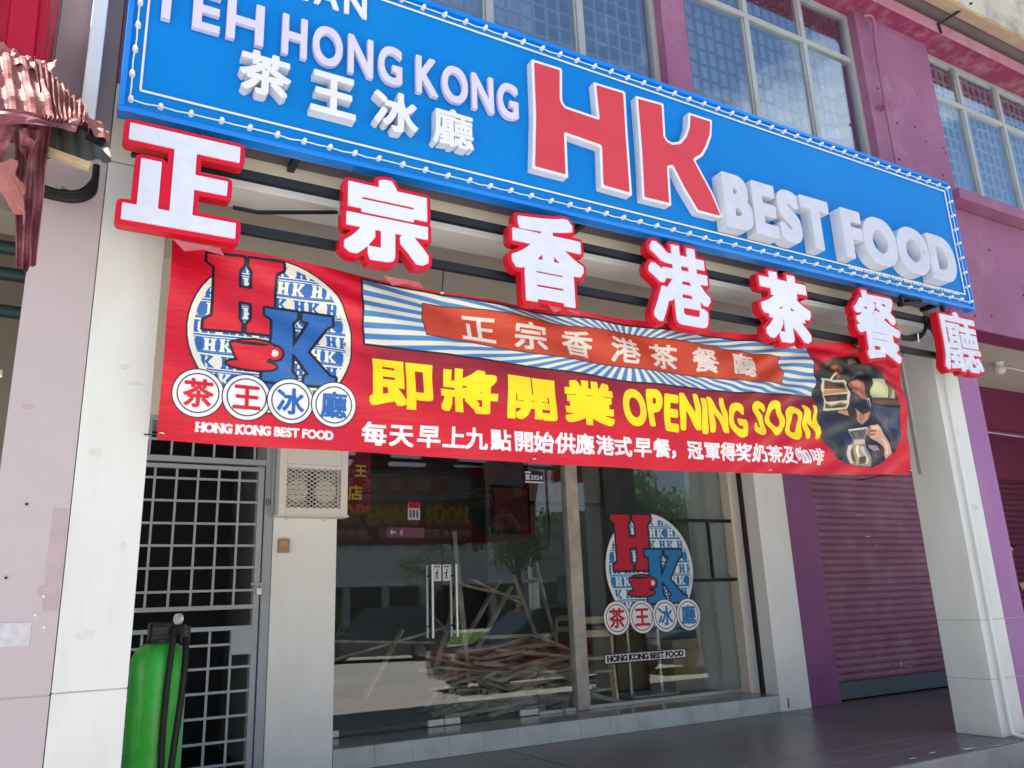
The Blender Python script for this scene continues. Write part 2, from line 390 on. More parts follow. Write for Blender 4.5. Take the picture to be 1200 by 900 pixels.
class Print:
    """flat print painted by this script"""
    def __init__(s, x0, x1, z0, z1, ppm, bg):
        s.x0, s.z0, s.p = x0, z0, ppm; s.w = int(round((x1-x0)*ppm)); s.h = int(round((z1-z0)*ppm)); s.x1 = x0+s.w/ppm; s.z1 = z0+s.h/ppm
        s.a = np.ones((s.h, s.w, 3))*np.array(bg)/255.
    def win(s, b, pad):
        i0 = max(0, int((b[0]-pad-s.x0)*s.p)-1); i1 = min(s.w, int((b[1]+pad-s.x0)*s.p)+2); j0 = max(0, int((b[2]-pad-s.z0)*s.p)-1); j1 = min(s.h, int((b[3]+pad-s.z0)*s.p)+2)
        xs = s.x0+(np.arange(i0, i1)+.5)/s.p; zs = s.z0+(np.arange(j0, j1)+.5)/s.p; return i0, i1, j0, j1, *np.meshgrid(xs, zs)
    def put(s, segs, col, grow=0., clip=None, soft=1., sq=False):
        if not isinstance(segs, list): segs = [segs]
        bs = [bounds(q) for q in segs]; b = (min(q[0] for q in bs), max(q[1] for q in bs), min(q[2] for q in bs), max(q[3] for q in bs))
        i0, i1, j0, j1, X, Z = s.win(b, max(grow, 0)+.002*soft)
        if i1 <= i0 or j1 <= j0: return
        F = sdf(segs[0], X, Z)
        for q in segs[1:]: F = np.minimum(F, sdf(q, X, Z))
        if sq: F = minsq(F, int(round(grow*s.p))); grow = 0
        m_ = np.clip(.5-(F-grow)*s.p/soft, 0, 1)
        if clip is not None:
            for c_ in (clip if isinstance(clip, list) else [clip]): m_ = m_*np.clip(.5-sdf(c_, X, Z)*s.p, 0, 1)
        s.a[j0:j1, i0:i1] = s.a[j0:j1, i0:i1]*(1-m_[..., None])+np.array(col)/255.*m_[..., None]
    def poly(s, pts, col, **k): s.put(polyseg(pts), col, **k)
    def image(s, name):
        im = bpy.data.images.new(name, s.w, s.h); A = np.ones((s.h, s.w, 4), np.float32); A[..., :3] = s.a
        im.pixels.foreach_set(A.ravel()); im.update(); im.pack(); return im
    def uvfill(s, me, offx, offz):
        
        while me.uv_layers: me.uv_layers.remove(me.uv_layers[0])
        uv = me.uv_layers.new(name='UVMap'); n = len(me.loops); vi = np.empty(n, int); me.loops.foreach_get('vertex_index', vi)
        co = np.empty(len(me.vertices)*3); me.vertices.foreach_get('co', co); co = co.reshape(-1, 3)[vi]
        u = np.stack([(co[:, 0]+offx-s.x0)/(s.x1-s.x0), (co[:, 2]+offz-s.z0)/(s.z1-s.z0)], 1); uv.data.foreach_set('uv', u.ravel())
def printmat(name, im, rough=.4, trans=0., bump=0.):
    m = bpy.data.materials.new(name); m.use_nodes = True; t = m.node_tree; b = t.nodes['Principled BSDF']
    ti = t.nodes.new('ShaderNodeTexImage'); ti.image = im; ti.extension = 'EXTEND'
    t.links.new(ti.outputs[0], b.inputs['Base Color']); b.inputs['Roughness'].default_value = rough
    if bump:
        g = t.nodes.new('ShaderNodeNewGeometry'); n = t.nodes.new('ShaderNodeTexNoise'); n.inputs['Scale'].default_value = 11; n.inputs['Detail'].default_value = 9; n.inputs['Roughness'].default_value = .62
        mp_ = t.nodes.new('ShaderNodeMapping'); mp_.inputs['Rotation'].default_value = (0, .5, 0); mp_.inputs['Scale'].default_value = (.35, 1, 2.2)
        bp = t.nodes.new('ShaderNodeBump'); bp.inputs['Strength'].default_value = bump; bp.inputs['Distance'].default_value = .02
        t.links.new(g.outputs['Position'], mp_.inputs[0]); t.links.new(mp_.outputs[0], n.inputs[0]); t.links.new(n.outputs[0], bp.inputs['Height']); t.links.new(bp.outputs[0], b.inputs['Normal'])
    if trans:
        tl = t.nodes.new('ShaderNodeBsdfTranslucent'); ms = t.nodes.new('ShaderNodeMixShader'); ms.inputs[0].default_value = trans
        t.links.new(ti.outputs[0], tl.inputs[0]); o = t.nodes['Material Output']
        t.links.new(b.outputs[0], ms.inputs[1]); t.links.new(tl.outputs[0], ms.inputs[2]); t.links.new(ms.outputs[0], o.inputs[0])
    return m

# ------------------------------------------------------------------ ground
def struct(o, label=None): o['kind'] = 'structure'; 
struct(box('road', -300, 300, -300, 4.3, -.75, -.35, ASPH))
YE = 4.16      # corridor edge
cf = box('corridor_floor', -12, 22, YE+.01, 12.5, -.74, -.03, JOINT); struct(cf)
def slab(x0, x1, y0, y1): box('floor_slab', x0+.006, x1-.006, y0+.006, y1-.006, -.03, 0, FLOOR, cf, .003)
for a, b in ((-12, -5), (-5, .2), (.2, 6.965), (6.965, 14), (14, 22)):
    slab(a, b, YE, 4.505)
for a, b in ((-12, .2), (.2, 3.6), (3.6, 6.965)): slab(a, b, 4.505, 4.825); slab(a, b, 4.825, 12.4 if a < 0 else 7.3)
for a, b in ((6.965, 10.6), (10.6, 14), (14, 22)): slab(a, b, 4.505, 7.4)
MB().box(-12, 22, YE-.02, YE+.01, -.74, -.004, .012).build('floor_kerb_face', mat('kerb_concrete', (.26, .25, .25), .8, .12, 3, .3, 25, dirt=(.14, .13, .13), dscale=2, damt=.5), cf)
for (x, y, a, b) in ((6.33, 4.22, .10, .035), (6.0, 4.30, .05, .02), (6.62, 4.16, .06, .015), (5.7, 4.25, .05, .02), (7.95, 4.6, .05, .012)):
    n = 13; v = [(x+a*math.cos(k*6.283/n)*random.uniform(.6, 1.1), y+b*math.sin(k*6.283/n)*random.uniform(.6, 1.1), .0035) for k in range(n)]
    obj('floor_chip', v, [tuple(range(n))], CHIP, cf)
for k in range(12):
    x, y = random.uniform(2.6, 8.6), random.uniform(4.6, 6.5); a = random.uniform(.01, .05)
    v = [(x+a*math.cos(q*1.05)*random.uniform(.5, 1), y+a*.35*math.sin(q*1.05)*random.uniform(.5, 1), .003) for q in range(6)]
    obj('floor_stain', v, [tuple(range(6))], mat('dark_floor_stain', (.03, .03, .035), .6, .1), cf)

# ------------------------------------------------------------------ the terrace building
B = thing('shophouse_terrace', 'two-storey purple shophouse terrace with white ground floor columns behind the blue signboard', 'building', (3.6, 6.7, 0))
YF, YS = 4.33, 6.71
# party columns
def column(x0, x1, m, z1, gz=(.455, .905, .935), y1=None, top=None):
    y1 = y1 or YF+.40; zs = [0]+list(gz)+[z1]
    for a, b in zip(zs[:-1], zs[1:]):
        box('column', x0, x1, YF, y1, a+.003, b-.003, m, B, .0025)
    box('column_core', x0+.004, x1-.004, YF+.004, y1-.004, 0, z1, MAT_G, B)
MAT_G = mat('column_groove', (.42, .39, .39), .8, .1)
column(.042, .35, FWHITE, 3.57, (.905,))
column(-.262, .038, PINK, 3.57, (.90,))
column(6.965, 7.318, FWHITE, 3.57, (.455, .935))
column(7.322, 7.632, VIOLET, 3.68, (.455, .935))
box('column', .042, .35, YF, YF+.4, 3.575, 4.05, CREAM, B, .004)
box('column', -.262, .038, YF-.004, YF+.4, 3.575, 5.05, MAUVE, B, .004)
# patched streaks on the pink column
MB().box(-.030, .030, YF-.003, YF+.01, 1.26, 1.72, 0).build('paint_patch', PATCH, B)
MB().box(-.052, .012, YF-.0035, YF+.01, 1.33, 1.37, 0).build('paint_patch', PATCH, B)
MB().box(-.245, -.065, YF-.003, YF+.01, 1.115, 1.215, 0).build('glue_mark', PALE, B)
for x, z in ((-.03, 1.325), (-.055, 1.245), (-.015, 1.19), (-.185, 1.41), (-.14, 1.74)):
    MB().tube([(x, YF-.006, z), (x, YF+.01, z)], .006, 8).build('screw_plug', LWHT if z < 1.4 else BLACKM, B)
for (x, z, a, b_) in ((.26, 2.36, .05, .012), (.21, 2.44, .03, .02), (.12, 2.0, .035, .03), (.28, 1.55, .02, .03), (.16, 1.15, .05, .03), (7.2, 1.9, .05, .03), (7.14, 2.6, .03, .05), (7.27, .62, .02, .03), (7.1, .25, .04, .02), (-.18, 2.2, .03, .02)):
    n = 14; v = [(x+a*math.cos(k*6.283/n)*random.uniform(.55, 1.1), YF-.0012, z+b_*math.sin(k*6.283/n)*random.uniform(.55, 1.1)) for k in range(n)]
    obj('filler_patch', v, [tuple(range(n))], mat('wall_filler', (.57, .58, .57), .75, .06, 20, .3, 60) if x > 0 else PATCH, B)
# inner column between glass and plum wall
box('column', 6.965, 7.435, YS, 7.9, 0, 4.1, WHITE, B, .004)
box('column_crack_hole', 7.075, 7.092, YS-.004, YS+.02, .03, .13, mat('dark_crack', (.05, .05, .05), .9), B)
box('wall', 7.44, 7.945, YS+.02, 7.9, 0, 4.1, PLUM, B, .004)
box('wall', 10.95, 11.5, YS+.02, 7.9, 0, 4.1, PLUM, B, .004)
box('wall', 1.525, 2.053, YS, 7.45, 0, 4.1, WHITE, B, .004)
box('wall', -.26, .10, YS, 7.45, 0, 4.1, CREAM, B)
box('wall', -12, -.262, YS+.05, 7.3, 1.9, 4.1, mat('brown_grey_plaster', (.20, .17, .15), .8, .1), B)
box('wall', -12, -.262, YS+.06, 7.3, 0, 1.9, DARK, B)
box('wall', .101, 1.524, YS+.02, 7.3, 2.75, 4.1, CREAM, B)
box('wall', 2.054, 6.964, 7.1, 7.5, 2.96, 4.1, CREAM, B)
box('ceiling', -12, 22, YF+.26, 12, 4.1, 4.2, CEIL, B)
# front beam over the corridor (ours cream / white, neighbour purple)
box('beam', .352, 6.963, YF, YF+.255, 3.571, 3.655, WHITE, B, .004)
box('beam', .352, 6.963, YF+.006, YF+.25, 3.657, 3.775, CREAM, B)
box('beam', .352, 7.3, YF+.03, YF+.25, 3.777, 4.06, MAUVE, B)  # grey band paints in the shadow behind the sign
box('wall', .04, 7.30, YF+.012, YF+.25, 4.062, 5.04, PURPLE, B)
box('beam', 7.305, 14.4, YF, YF+.255, 3.683, 4.10, PURPLE, B, .006)
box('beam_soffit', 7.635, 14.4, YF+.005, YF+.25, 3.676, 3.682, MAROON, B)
box('wall', 7.305, 14.4, YF+.008, YF+.25, 4.102, 5.035, PURPLE, B, .004)
box('beam', -12, -.265, YF, YF+.255, 3.3, 3.9, mat('grey_neighbour_beam', (.2, .19, .18), .7, .1), B)
box('wall', -12, -.265, YF+.01, YF+.25, 3.9, 4.75, MAUVE, B)
# corridor cross beam at the right neighbour and stepped fascia over its shutter
box('beam', 7.95, 22, YS-.03, 7.9, 3.40, 4.1, MAROON, B, .004)
box('ledge', 7.95, 22, YS-.10, YS+.10, 3.37, 3.40, PLUM, B)
box('wall', 7.95, 22, YS+.06, 7.9, 2.72, 3.37, mat('dusky_maroon_wall', (.15, .022, .07), .6, .08), B)
# sill slab
box('window_sill', 7.72, 14.4, 4.18, YF+.30, 5.045, 5.165, PURPLE, B, .008)
# upper storey
YW = 4.45
box('pilaster', 4.066, 4.335, YF, YW+.2, 5.0, 7.066, PURPLE, B, .005)
box('pilaster', 6.735, 7.93, YF, YW+.2, 5.166, 7.066, PURPLE, B, .005)
box('lintel_beam', -.26, 14.4, YW+.42, YW+.6, 7.0, 7.36, PURPLE, B, .005)
box('sill_beam', .05, 4.065, YF+.05, YW+.2, 5.0, 5.30, PURPLE, B)
box('sill_beam', 4.336, 6.734, YF+.05, YW+.2, 5.0, 5.30, PURPLE, B)
box('sill_beam', 7.931, 14.4, YF+.05, YW+.2, 5.166, 5.29, PURPLE, B)
box('party_wall', -.26, .05, YF+.005, YW+.3, 5.05, 7.065, MAUVE, B)
# eave
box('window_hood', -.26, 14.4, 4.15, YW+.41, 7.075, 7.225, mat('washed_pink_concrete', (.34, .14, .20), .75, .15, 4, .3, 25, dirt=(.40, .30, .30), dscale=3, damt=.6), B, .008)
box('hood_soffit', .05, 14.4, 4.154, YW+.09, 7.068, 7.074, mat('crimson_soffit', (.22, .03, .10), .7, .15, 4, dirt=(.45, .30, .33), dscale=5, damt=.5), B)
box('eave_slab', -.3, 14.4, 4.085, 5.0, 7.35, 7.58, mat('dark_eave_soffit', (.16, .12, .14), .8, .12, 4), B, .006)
box('eave_beam', -.3, 14.4, 3.965, 4.08, 7.325, 7.70, mat('tan_concrete', (.36, .29, .23), .8, .12, 5, .3, 25), B, .006)
box('eave_edge_strip', -.3, 14.4, 3.95, 3.964, 7.325, 7.342, mat('ochre_flashing', (.48, .32, .15), .7, .2, 9), B, .002)
box('eave_fascia', -.3, 14.4, 3.935, 3.963, 7.345, 8.2, CONC, B, .006)
MB().beam((7.90, 4.14, 7.17), (8.25, 3.925, 7.42), .022, .022).build('eave_bracket', BLACKM, B); MB().beam((7.90, 4.14, 7.19), (7.93, 4.14, 7.07), .02, .02).build('eave_bracket', BLACKM, B)
box('roof', -.3, 14.4, 4.4, 13, 7.59, 7.85, CONC, B)
box('upper_floor', .06, 14.4, YW+.27, 12, 4.4, 4.6, DARK, B)
box('upper_back_wall', -.01, 14.39, 6.8, 6.9, 4.61, 7.5, mat('upstairs_wall', (.16, .13, .17), .8, .1), B)
box('end_wall', 14.4, 14.7, 4.33, 13, 0, 8.2, CONC, B)
box('back_wall', -12, 14.4, 12.6, 13, 0, 7.8, CONC, B)
box('upper_side_wall', -.26, -.02, 4.9, 12.6, 4.2, 7.7, CONC, B)
# windows: frames, panes, grille, curtain
def window(xs, x1, doubles, z0, zt, z1, curt, gr, pitchx, pitchz, glassm=UGLASS):
    W = box('window', xs[0]-.03, x1+.03, YW+.05, YW+.075, z0-.03, z0+.015, ALU, B)
    W.name = 'window'
    box('frame', xs[0]-.03, x1+.03, YW-.03, YW+.045, z1-.045, z1, ALU, W)
    box('frame', xs[0]-.03, xs[0]+.02, YW-.03, YW+.045, z0+.016, z1-.046, ALU, W)
    box('frame', x1-.02, x1+.03, YW-.03, YW+.045, z0+.016, z1-.046, ALU, W)
    box('frame', xs[0]+.021, x1-.021, YW-.027, YW+.04, z0+.017, z0+.06, ALU, W)
    zz = [(z0, z1)]
    if zt: box('transom', xs[0]+.021, x1-.021, YW-.028, YW+.04, zt-.03, zt+.03, ALU, W); zz = [(z0, zt-.031), (zt+.031, z1)]
    edges = list(xs)+[x1]
    for i, e in enumerate(edges[1:-1]):
        for (a, b) in zz:
            box('mullion', e-.028, e+.028, YW-.034, YW+.042, max(a, z0+.061), min(b, z1-.047), ALU, W)
            box('bead', e-.046, e-.030, YW-.018, YW+.02, max(a, z0+.061)+.002, min(b, z1-.047)-.002, ALU, W)
            box('bead', e+.030, e+.046, YW-.018, YW+.02, max(a, z0+.061)+.002, min(b, z1-.047)-.002, ALU, W)
    for a0, a1 in zip(edges[:-1], edges[1:]):
        for (a, b) in zz:
            box('pane', a0+.03, a1-.03, YW-.004, YW+.004, max(a, z0+.062), min(b, z1-.048), glassm, W)
    # security grille behind the glass
    g = MB(); n = int((x1-xs[0])/pitchx)
    for k in range(n+1): x = xs[0]+.03+k*pitchx; g.beam((x, YW+.07, z0), (x, YW+.07, z1), .02, .02)
    zc = z0+.05; k = 0
    while zc < z1:
        for i in range(n):
            off = (pitchz*.5 if i % 2 else 0)*.12
            g.beam((xs[0]+.03+i*pitchx, YW+.07, zc+off), (xs[0]+.03+(i+1)*pitchx, YW+.07, zc+off), .018, .018)
        zc += pitchz
    q = g.build('security_grille', gr, W); q['kind'] = 'stuff'
    # curtain
    if curt:
        for a0, a1, cz1 in curt:
            v = []; f = []; nx = int((a1-a0)/.02)
            for i in range(nx+1):
                x = a0+(a1-a0)*i/nx
                y = YW+.20+.028*math.sin(x*55)+.012*math.sin(x*23+1)
                v += [(x, y, z0-.1), (x, y, cz1)]
            for i in range(nx): f.append((2*i, 2*i+2, 2*i+3, 2*i+1))
            obj('curtain', v, f, CURT, W, True)
    return W
GD = mat('dark_window_grille', (.045, .05, .07), .5, .1); GP = mat('pale_window_grille', (.80, .84, .86), .5, .1)
window([.10, .87, 1.64, 2.44, 3.27], 4.035, (), 5.31, 6.48, 7.06, [(.3, 3.0, 6.4)], mat('slate_window_grille', (.30, .36, .42), .5, .1), .12, .15)
window([4.37, 5.20, 5.99], 6.705, (), 5.31, 6.495, 7.06, [(4.38, 6.66, 7.0)], GD, .115, .16)
window([7.97, 8.60, 9.40, 10.20, 11.0], 11.9, (), 5.30, 6.51, 7.06, [(8.62, 8.95, 6.1)], GP, .12, .15)
# thin drain pipe on the pilaster
P = tube('drain_pipe', [(6.90, 4.27, 7.0), (6.90, 4.24, 6.9), (6.87, 4.25, 6.6), (6.855, 4.25, 6.0), (6.85, 4.25, 5.0)], .017, PURPLE, B, 8)
tube('drain_pipe', [(6.78, 4.27, 6.96), (6.86, 4.24, 6.97), (6.90, 4.24, 6.93)], .017, PURPLE, B, 8)
for z in (5.9, 5.2): box('pipe_clip', 6.81, 6.90, 4.235, 4.326, z, z+.02, PURPLE, B)
for k in range(26):
    x, z = random.choice([(random.uniform(6.76, 7.88), random.uniform(5.2, 6.9)), (random.uniform(7.7, 9.8), random.uniform(3.75, 4.95))])
    MB().tube([(x, 4.332, z), (x, 4.322, z)], random.uniform(.006, .012), 6).build('screw_hole', BLACKM, B)

# plastic downpipe on the left pilaster and the bare pipe on the right column
t = thing('downpipe', 'grey-white rectangular downpipe on the mauve wall left of the blue signboard', 'pipe', (-.07, 4.2, 3.7))
box('pipe', -.112, -.040, 4.17, 4.27, 3.70, 5.05, WPVC, t, .006); box('pipe_bracket', -.12, -.03, 4.165, 4.325, 4.6, 4.64, WPVC, t)
t = thing('downpipe', 'thin white pipe down the front corner of the right white column with bent outlet', 'pipe', (7.06, 4.28, -.3))
tube('pipe', [(7.055, 4.296, 3.56), (7.055, 4.296, .08), (7.05, 4.28, .03)], .015, WPVC, t, 12)
tube('pipe_socket', [(7.055, 4.296, .42), (7.055, 4.296, .50)], .019, WPVC, t, 12)
tube('pipe_socket', [(7.055, 4.296, 1.06), (7.055, 4.296, 1.10)], .018, WPVC, t, 12)
tube('outlet_bend', [(7.05, 4.29, .03), (7.05, 4.20, .015), (7.05, 4.15, .016), (7.05, 4.115, -.03), (7.05, 4.11, -.3)], .017, WPVC, t, 12)

# ------------------------------------------------------------------ tiled step in front of the glass
st = box('tiled_step', 2.054, 6.963, 6.722, 7.6, 0, .157, JOINT); struct(st)
xs = [2.057]+[2.40+.332*k for k in range(0, 14)]+[6.962]
for a, b in zip(xs[:-1], xs[1:]):
    if b-a < .03: continue
    box('riser_tile', a+.0015, b-.0015, 6.709, 6.721, .002, .165, TILE, st, .0015)
    box('top_tile', a+.0015, b-.0015, 6.709, 7.23, .166, .1725, TILETOP, st, .0015)

# ------------------------------------------------------------------ glass front
YG = 7.26
ZT = 2.93
def pane(name, x0, x1, parent, z0=.185): return box(name, x0, x1, YG-.006, YG+.006, z0, ZT, DGLASS, parent)
def handle(x, parent, side):
    y = YG+side*.065
    h = tube('pull_handle', [(x, y, .945), (x, y, 1.615)], .0125, STEEL, parent, 12)
    for z in (1.05, 1.51): tube('standoff', [(x, y, z), (x, YG+side*.008, z)], .010, mat('dark_steel', (.1, .1, .1), .3, .05, metal=1), h, 8)
def fitting(x0, x1, parent): box('patch_fitting', x0, x1, YG-.016, YG+.016, .178, .232, STEEL, parent, .002)
d1 = thing('glass_door', 'frameless left glass door leaf beside the white pillar with steel pull handle', 'door', (2.66, YG, .178), 'frameless glass doors')
pane('pane', 2.075, 3.257, d1); fitting(2.075, 2.27, d1); fitting(3.10, 3.256, d1); handle(3.135, d1, -1); handle(3.135, d1, 1)
d2 = thing('glass_door', 'frameless right glass door leaf with steel pull handle and black year sticker at its top corner', 'door', (3.8, YG, .178), 'frameless glass doors')
pane('pane', 3.263, 4.262, d2); fitting(3.264, 3.42, d2); fitting(4.06, 4.26, d2); handle(3.385, d2, -1); handle(3.385, d2, 1)
for d, x0, x1 in ((d1, 3.17, 3.252), (d2, 3.268, 3.35)):
    s = box('push_sticker', x0, x1, YG-.0085, YG-.0065, 1.462, 1.615, LWHT, d)
    xm = (x0+x1)/2
    m = MB(); m.tube([(xm+.004, YG-.009, 1.565), (xm+.004, YG-.0105, 1.565)], .008, 10); m.beam((xm, YG-.0095, 1.552), (xm-.006, YG-.0095, 1.515), .002, .012); m.beam((xm, YG-.0095, 1.548), (xm-.024, YG-.0095, 1.53), .002, .006)
    m.beam((xm-.006, YG-.0095, 1.515), (xm-.018, YG-.0095, 1.478), .002, .007); m.beam((xm-.004, YG-.0095, 1.515), (xm+.010, YG-.0095, 1.478), .002, .007)
    for a in (xm-.03, xm-.018, xm-.006, xm+.006, xm+.018): m.box(a, a+.008, YG-.0105, YG-.009, 1.588, 1.604)
    m.build('pictogram', BLACKM, s)
ff = thing('fixed_glass_panel', 'narrow fixed glass panel between the right door leaf and the weathered post', 'window', (4.5, YG, .178))
pane('pane', 4.268, 4.70, ff); box('bottom_channel', 4.268, 4.70, YG-.02, YG+.02, .174, .20, STEEL, ff)
fg = thing('fixed_glass_panel', 'wide fixed glass panel right of the weathered post carrying the round tea logo sticker', 'window', (5.9, YG, .178))
pane('pane', 4.86, 6.955, fg); box('bottom_channel', 4.86, 6.955, YG-.025, YG+.02, .174, .205, STEEL, fg)
box('window_post', 4.705, 4.855, YG-.05, YG+.05, .174, ZT+.02, TIMB, None, .004)
tagp(bpy.data.objects['window_post'], 'weathered grey timber and aluminium post standing between the glass panels', 'post')
o = box('door_header', 2.06, 6.955, YG-.04, YG+.04, ZT+.022, ZT+.09, ALU); tagp(o, 'aluminium header bar across the top of the glass doors', 'door header')
t = thing('sliding_track', 'dark aluminium guide track down the cream side of the inner white column', 'track', (6.96, 6.95, .17))
box('guide_rail', 6.945, 6.964, 6.90, 6.925, .174, 3.5, mat('dark_aluminium', (.035, .04, .05), .4, .1), t); box('guide_rail', 6.945, 6.964, 6.945, 6.965, .174, 3.5, mat('dark_aluminium', (0, 0, 0)), t)
box('side_jamb', 6.935, 6.964, 7.10, 7.235, .174, 3.5, CREAM, B)
# stickers and small notices on the glass
def plaque(name, label, cat, x0, x1, z0, z1, m, y=YG-.0085):
    o = thing(name, label, cat, ((x0+x1)/2, y, z0)); box('sheet', x0, x1, y-.001, y+.001, z0, z1, m, o); return o
def letters(text, x0, x1, z0, z1, y, m, parent, gap=.004, space=.02, grow=0., name='lettering', cjk=False, depth=.0015, res=None, tol=.0006):
    rw = []
    if cjk:
        wd = (x1-x0)/len(text)
        rw = [fit(glyph(c), x0+i*wd, x0+(i+1)*wd-gap, z0, z1, CJK) for i, c in enumerate(text)]
    else: rw = [s for _, s in row(text, x0, x1, z0, z1, gap, space)]
    F, xs_, zs_ = field_of(rw, abs(grow)+.01*(z1-z0)+.003, res or (z1-z0)/26)
    return solid(name, plates(F, xs_, zs_, grow, tol), y, depth, m, parent)
NAVY = mat('navy_sticker', (.01, .015, .05), .4, .05); YEL = mat('yellow_print', (.65, .42, .02), .5, .05)
o = plaque('year_sticker', 'small black and white year sticker high on the right door leaf', 'sticker', 4.222, 4.45, 2.44, 2.57, NAVY)
box('band', 4.225, 4.447, YG-.011, YG-.010, 2.445, 2.462, LWHT, o); box('band', 4.225, 4.30, YG-.011, YG-.010, 2.548, 2.564, LWHT, o)
box('band', 4.232, 4.282, YG-.011, YG-.010, 2.475, 2.535, LGREY, o); letters('2024', 4.295, 4.435, 2.482, 2.528, YG-.0115, LWHT, o, .006, grow=.002)
o = plaque('notice', 'small white printed notice with a red top taped inside the left door leaf', 'notice', 2.92, 3.045, 2.04, 2.20, LWHT, YG+.01)
box('print', 2.925, 3.04, YG+.006, YG+.0075, 2.15, 2.21, RED, o)
for k in range(3): box('print', 2.935+.035*k, 2.955+.035*k, YG+.0065, YG+.0078, 2.06, 2.135, mat('dark_print', (.1, .1, .12), .6), o)
o = plaque('exit_sign_reflection', 'dull pink painted reflection of an exit sign with white arrow and running figure on the left door leaf', 'sign', 2.70, 3.08, 1.872, 1.962, mat('dull_pink_film', (.13, .05, .09), .5, .05))  # flat sheet painted as an exit sign reflected in the glass
m = MB(); y = YG-.011
m.beam((2.735, y, 1.918), (2.79, y, 1.918), .001, .010); m.beam((2.733, y, 1.918), (2.755, y, 1.938), .001, .009); m.beam((2.733, y, 1.918), (2.755, y, 1.898), .001, .009)
m.tube([(2.852, y, 1.943), (2.852, y-.001, 1.943)], .006, 8); m.beam((2.85, y, 1.935), (2.842, y, 1.912), .001, .009); m.beam((2.842, y, 1.912), (2.828, y, 1.895), .001, .006); m.beam((2.842, y, 1.912), (2.86, y, 1.893), .001, .006); m.beam((2.83, y, 1.925), (2.868, y, 1.922), .001, .005)
m.build('arrow_and_figure', LGREY, o)
o = plaque('shop_poster', 'dark red poster with yellow characters behind the glass beside the vent box', 'poster', 2.10, 2.56, 2.10, 2.9, mat('deep_red_poster', (.16, .01, .02), .6, .05), YG+.06)
letters('王', 2.40, 2.52, 2.44, 2.56, YG+.055, YEL, o, 0, grow=.003, cjk=True); letters('店', 2.34, 2.48, 2.22, 2.36, YG+.055, YEL, o, 0, grow=.003, cjk=True)

# round logo shared by banner and glass sticker
def draw_logo(p, cx, cz, r, outline=(20, 20, 30), cream=(232, 228, 214), blue=(38, 100, 178), red=(206, 18, 46), plaque_text=True):
    L = lambda x, z: (cx+x*r, cz+z*r)
    disc = polyseg(ellipse(cx, cz, r, r)); p.put(disc, outline, grow=.018*r); p.put(disc, cream)
    inner = polyseg(ellipse(cx, cz, r*.93, r*.93))
    rowsz = np.linspace(-.86, .86, 9); hgt = .155
    for j, z in enumerate(rowsz):
        z0 = cz+(z-hgt/2)*r; z1 = cz+(z+hgt/2)*r; x = cx-r*(1.02+(.21 if j % 2 else 0)); k = 0
        p.poly(rc(cx-r, cx+r, z0-.035*r, z0-.015*r), blue, clip=inner)
        if j % 2: p.poly(rc(cx-r, cx+r, z0-.012*r, z1+.012*r), blue, clip=inner)
        col = cream if j % 2 else blue
        while x < cx+r:
            w_ = r*.15
            for q in unit(SLAB_H if k % 2 == 0 else SLAB_K, x, x+w_, z0, z1): p.put(q, col, clip=inner)
            x += r*(.18 if k % 2 == 0 else .24); k += 1
    H = unit(SLAB_H, *(L(-.82, 0)[0], L(.085, 0)[0]), L(0, -.02)[1], L(0, .97)[1])
    K = unit(SLAB_K, L(-.11, 0)[0], L(.74, 0)[0], L(0, -.60)[1], L(0, .34)[1])
    H = [polyseg([(a, b) for a, b in q[:, :2]]) for q in H]
    p.put(H, outline, grow=.035*r); p.put(H, red)
    p.put(K, outline, grow=.035*r); p.put(K, blue)
    cup = [L(-.50, -.17), L(-.38, -.13), L(-.24, -.11), L(-.10, -.12), L(.0, -.16), L(-.02, -.28), L(-.08, -.38), L(-.17, -.42), L(-.33, -.42), L(-.42, -.35)]
    hand = polyseg(ellipse(*L(.02, -.25), .09*r, .085*r, 20)); hin = polyseg(ellipse(*L(.02, -.25), .045*r, .045*r, 20)); sauc = polyseg(ellipse(*L(-.24, -.42), .29*r, .055*r, 30)); cs = polyseg(cup)
    p.put([cs, hand, sauc], outline, grow=.028*r); p.put([hand], red); p.put(hin, cream); p.put(sauc, red); p.put(cs, red); p.put(polyseg(ellipse(*L(-.25, -.155), .20*r, .02*r, 24)), outline)
    for i, (x, c) in enumerate(((-.83, '茶'), (-.28, '王'), (.245, '冰'), (.79, '廳'))):
        q = L(x, -.83)
        p.poly(ellipse(*q, .28*r, .28*r, 40), outline, grow=.012*r); p.poly(ellipse(*q, .28*r, .28*r, 40), (235, 235, 238)); p.poly(ellipse(*q, .235*r, .235*r, 40), outline); p.poly(ellipse(*q, .222*r, .222*r, 40), (235, 235, 238))
        p.put(fit(glyph(c), q[0]-.16*r, q[0]+.16*r, q[1]-.16*r, q[1]+.16*r, CJK), red if i < 2 else blue, grow=.010*r)
    return H, K
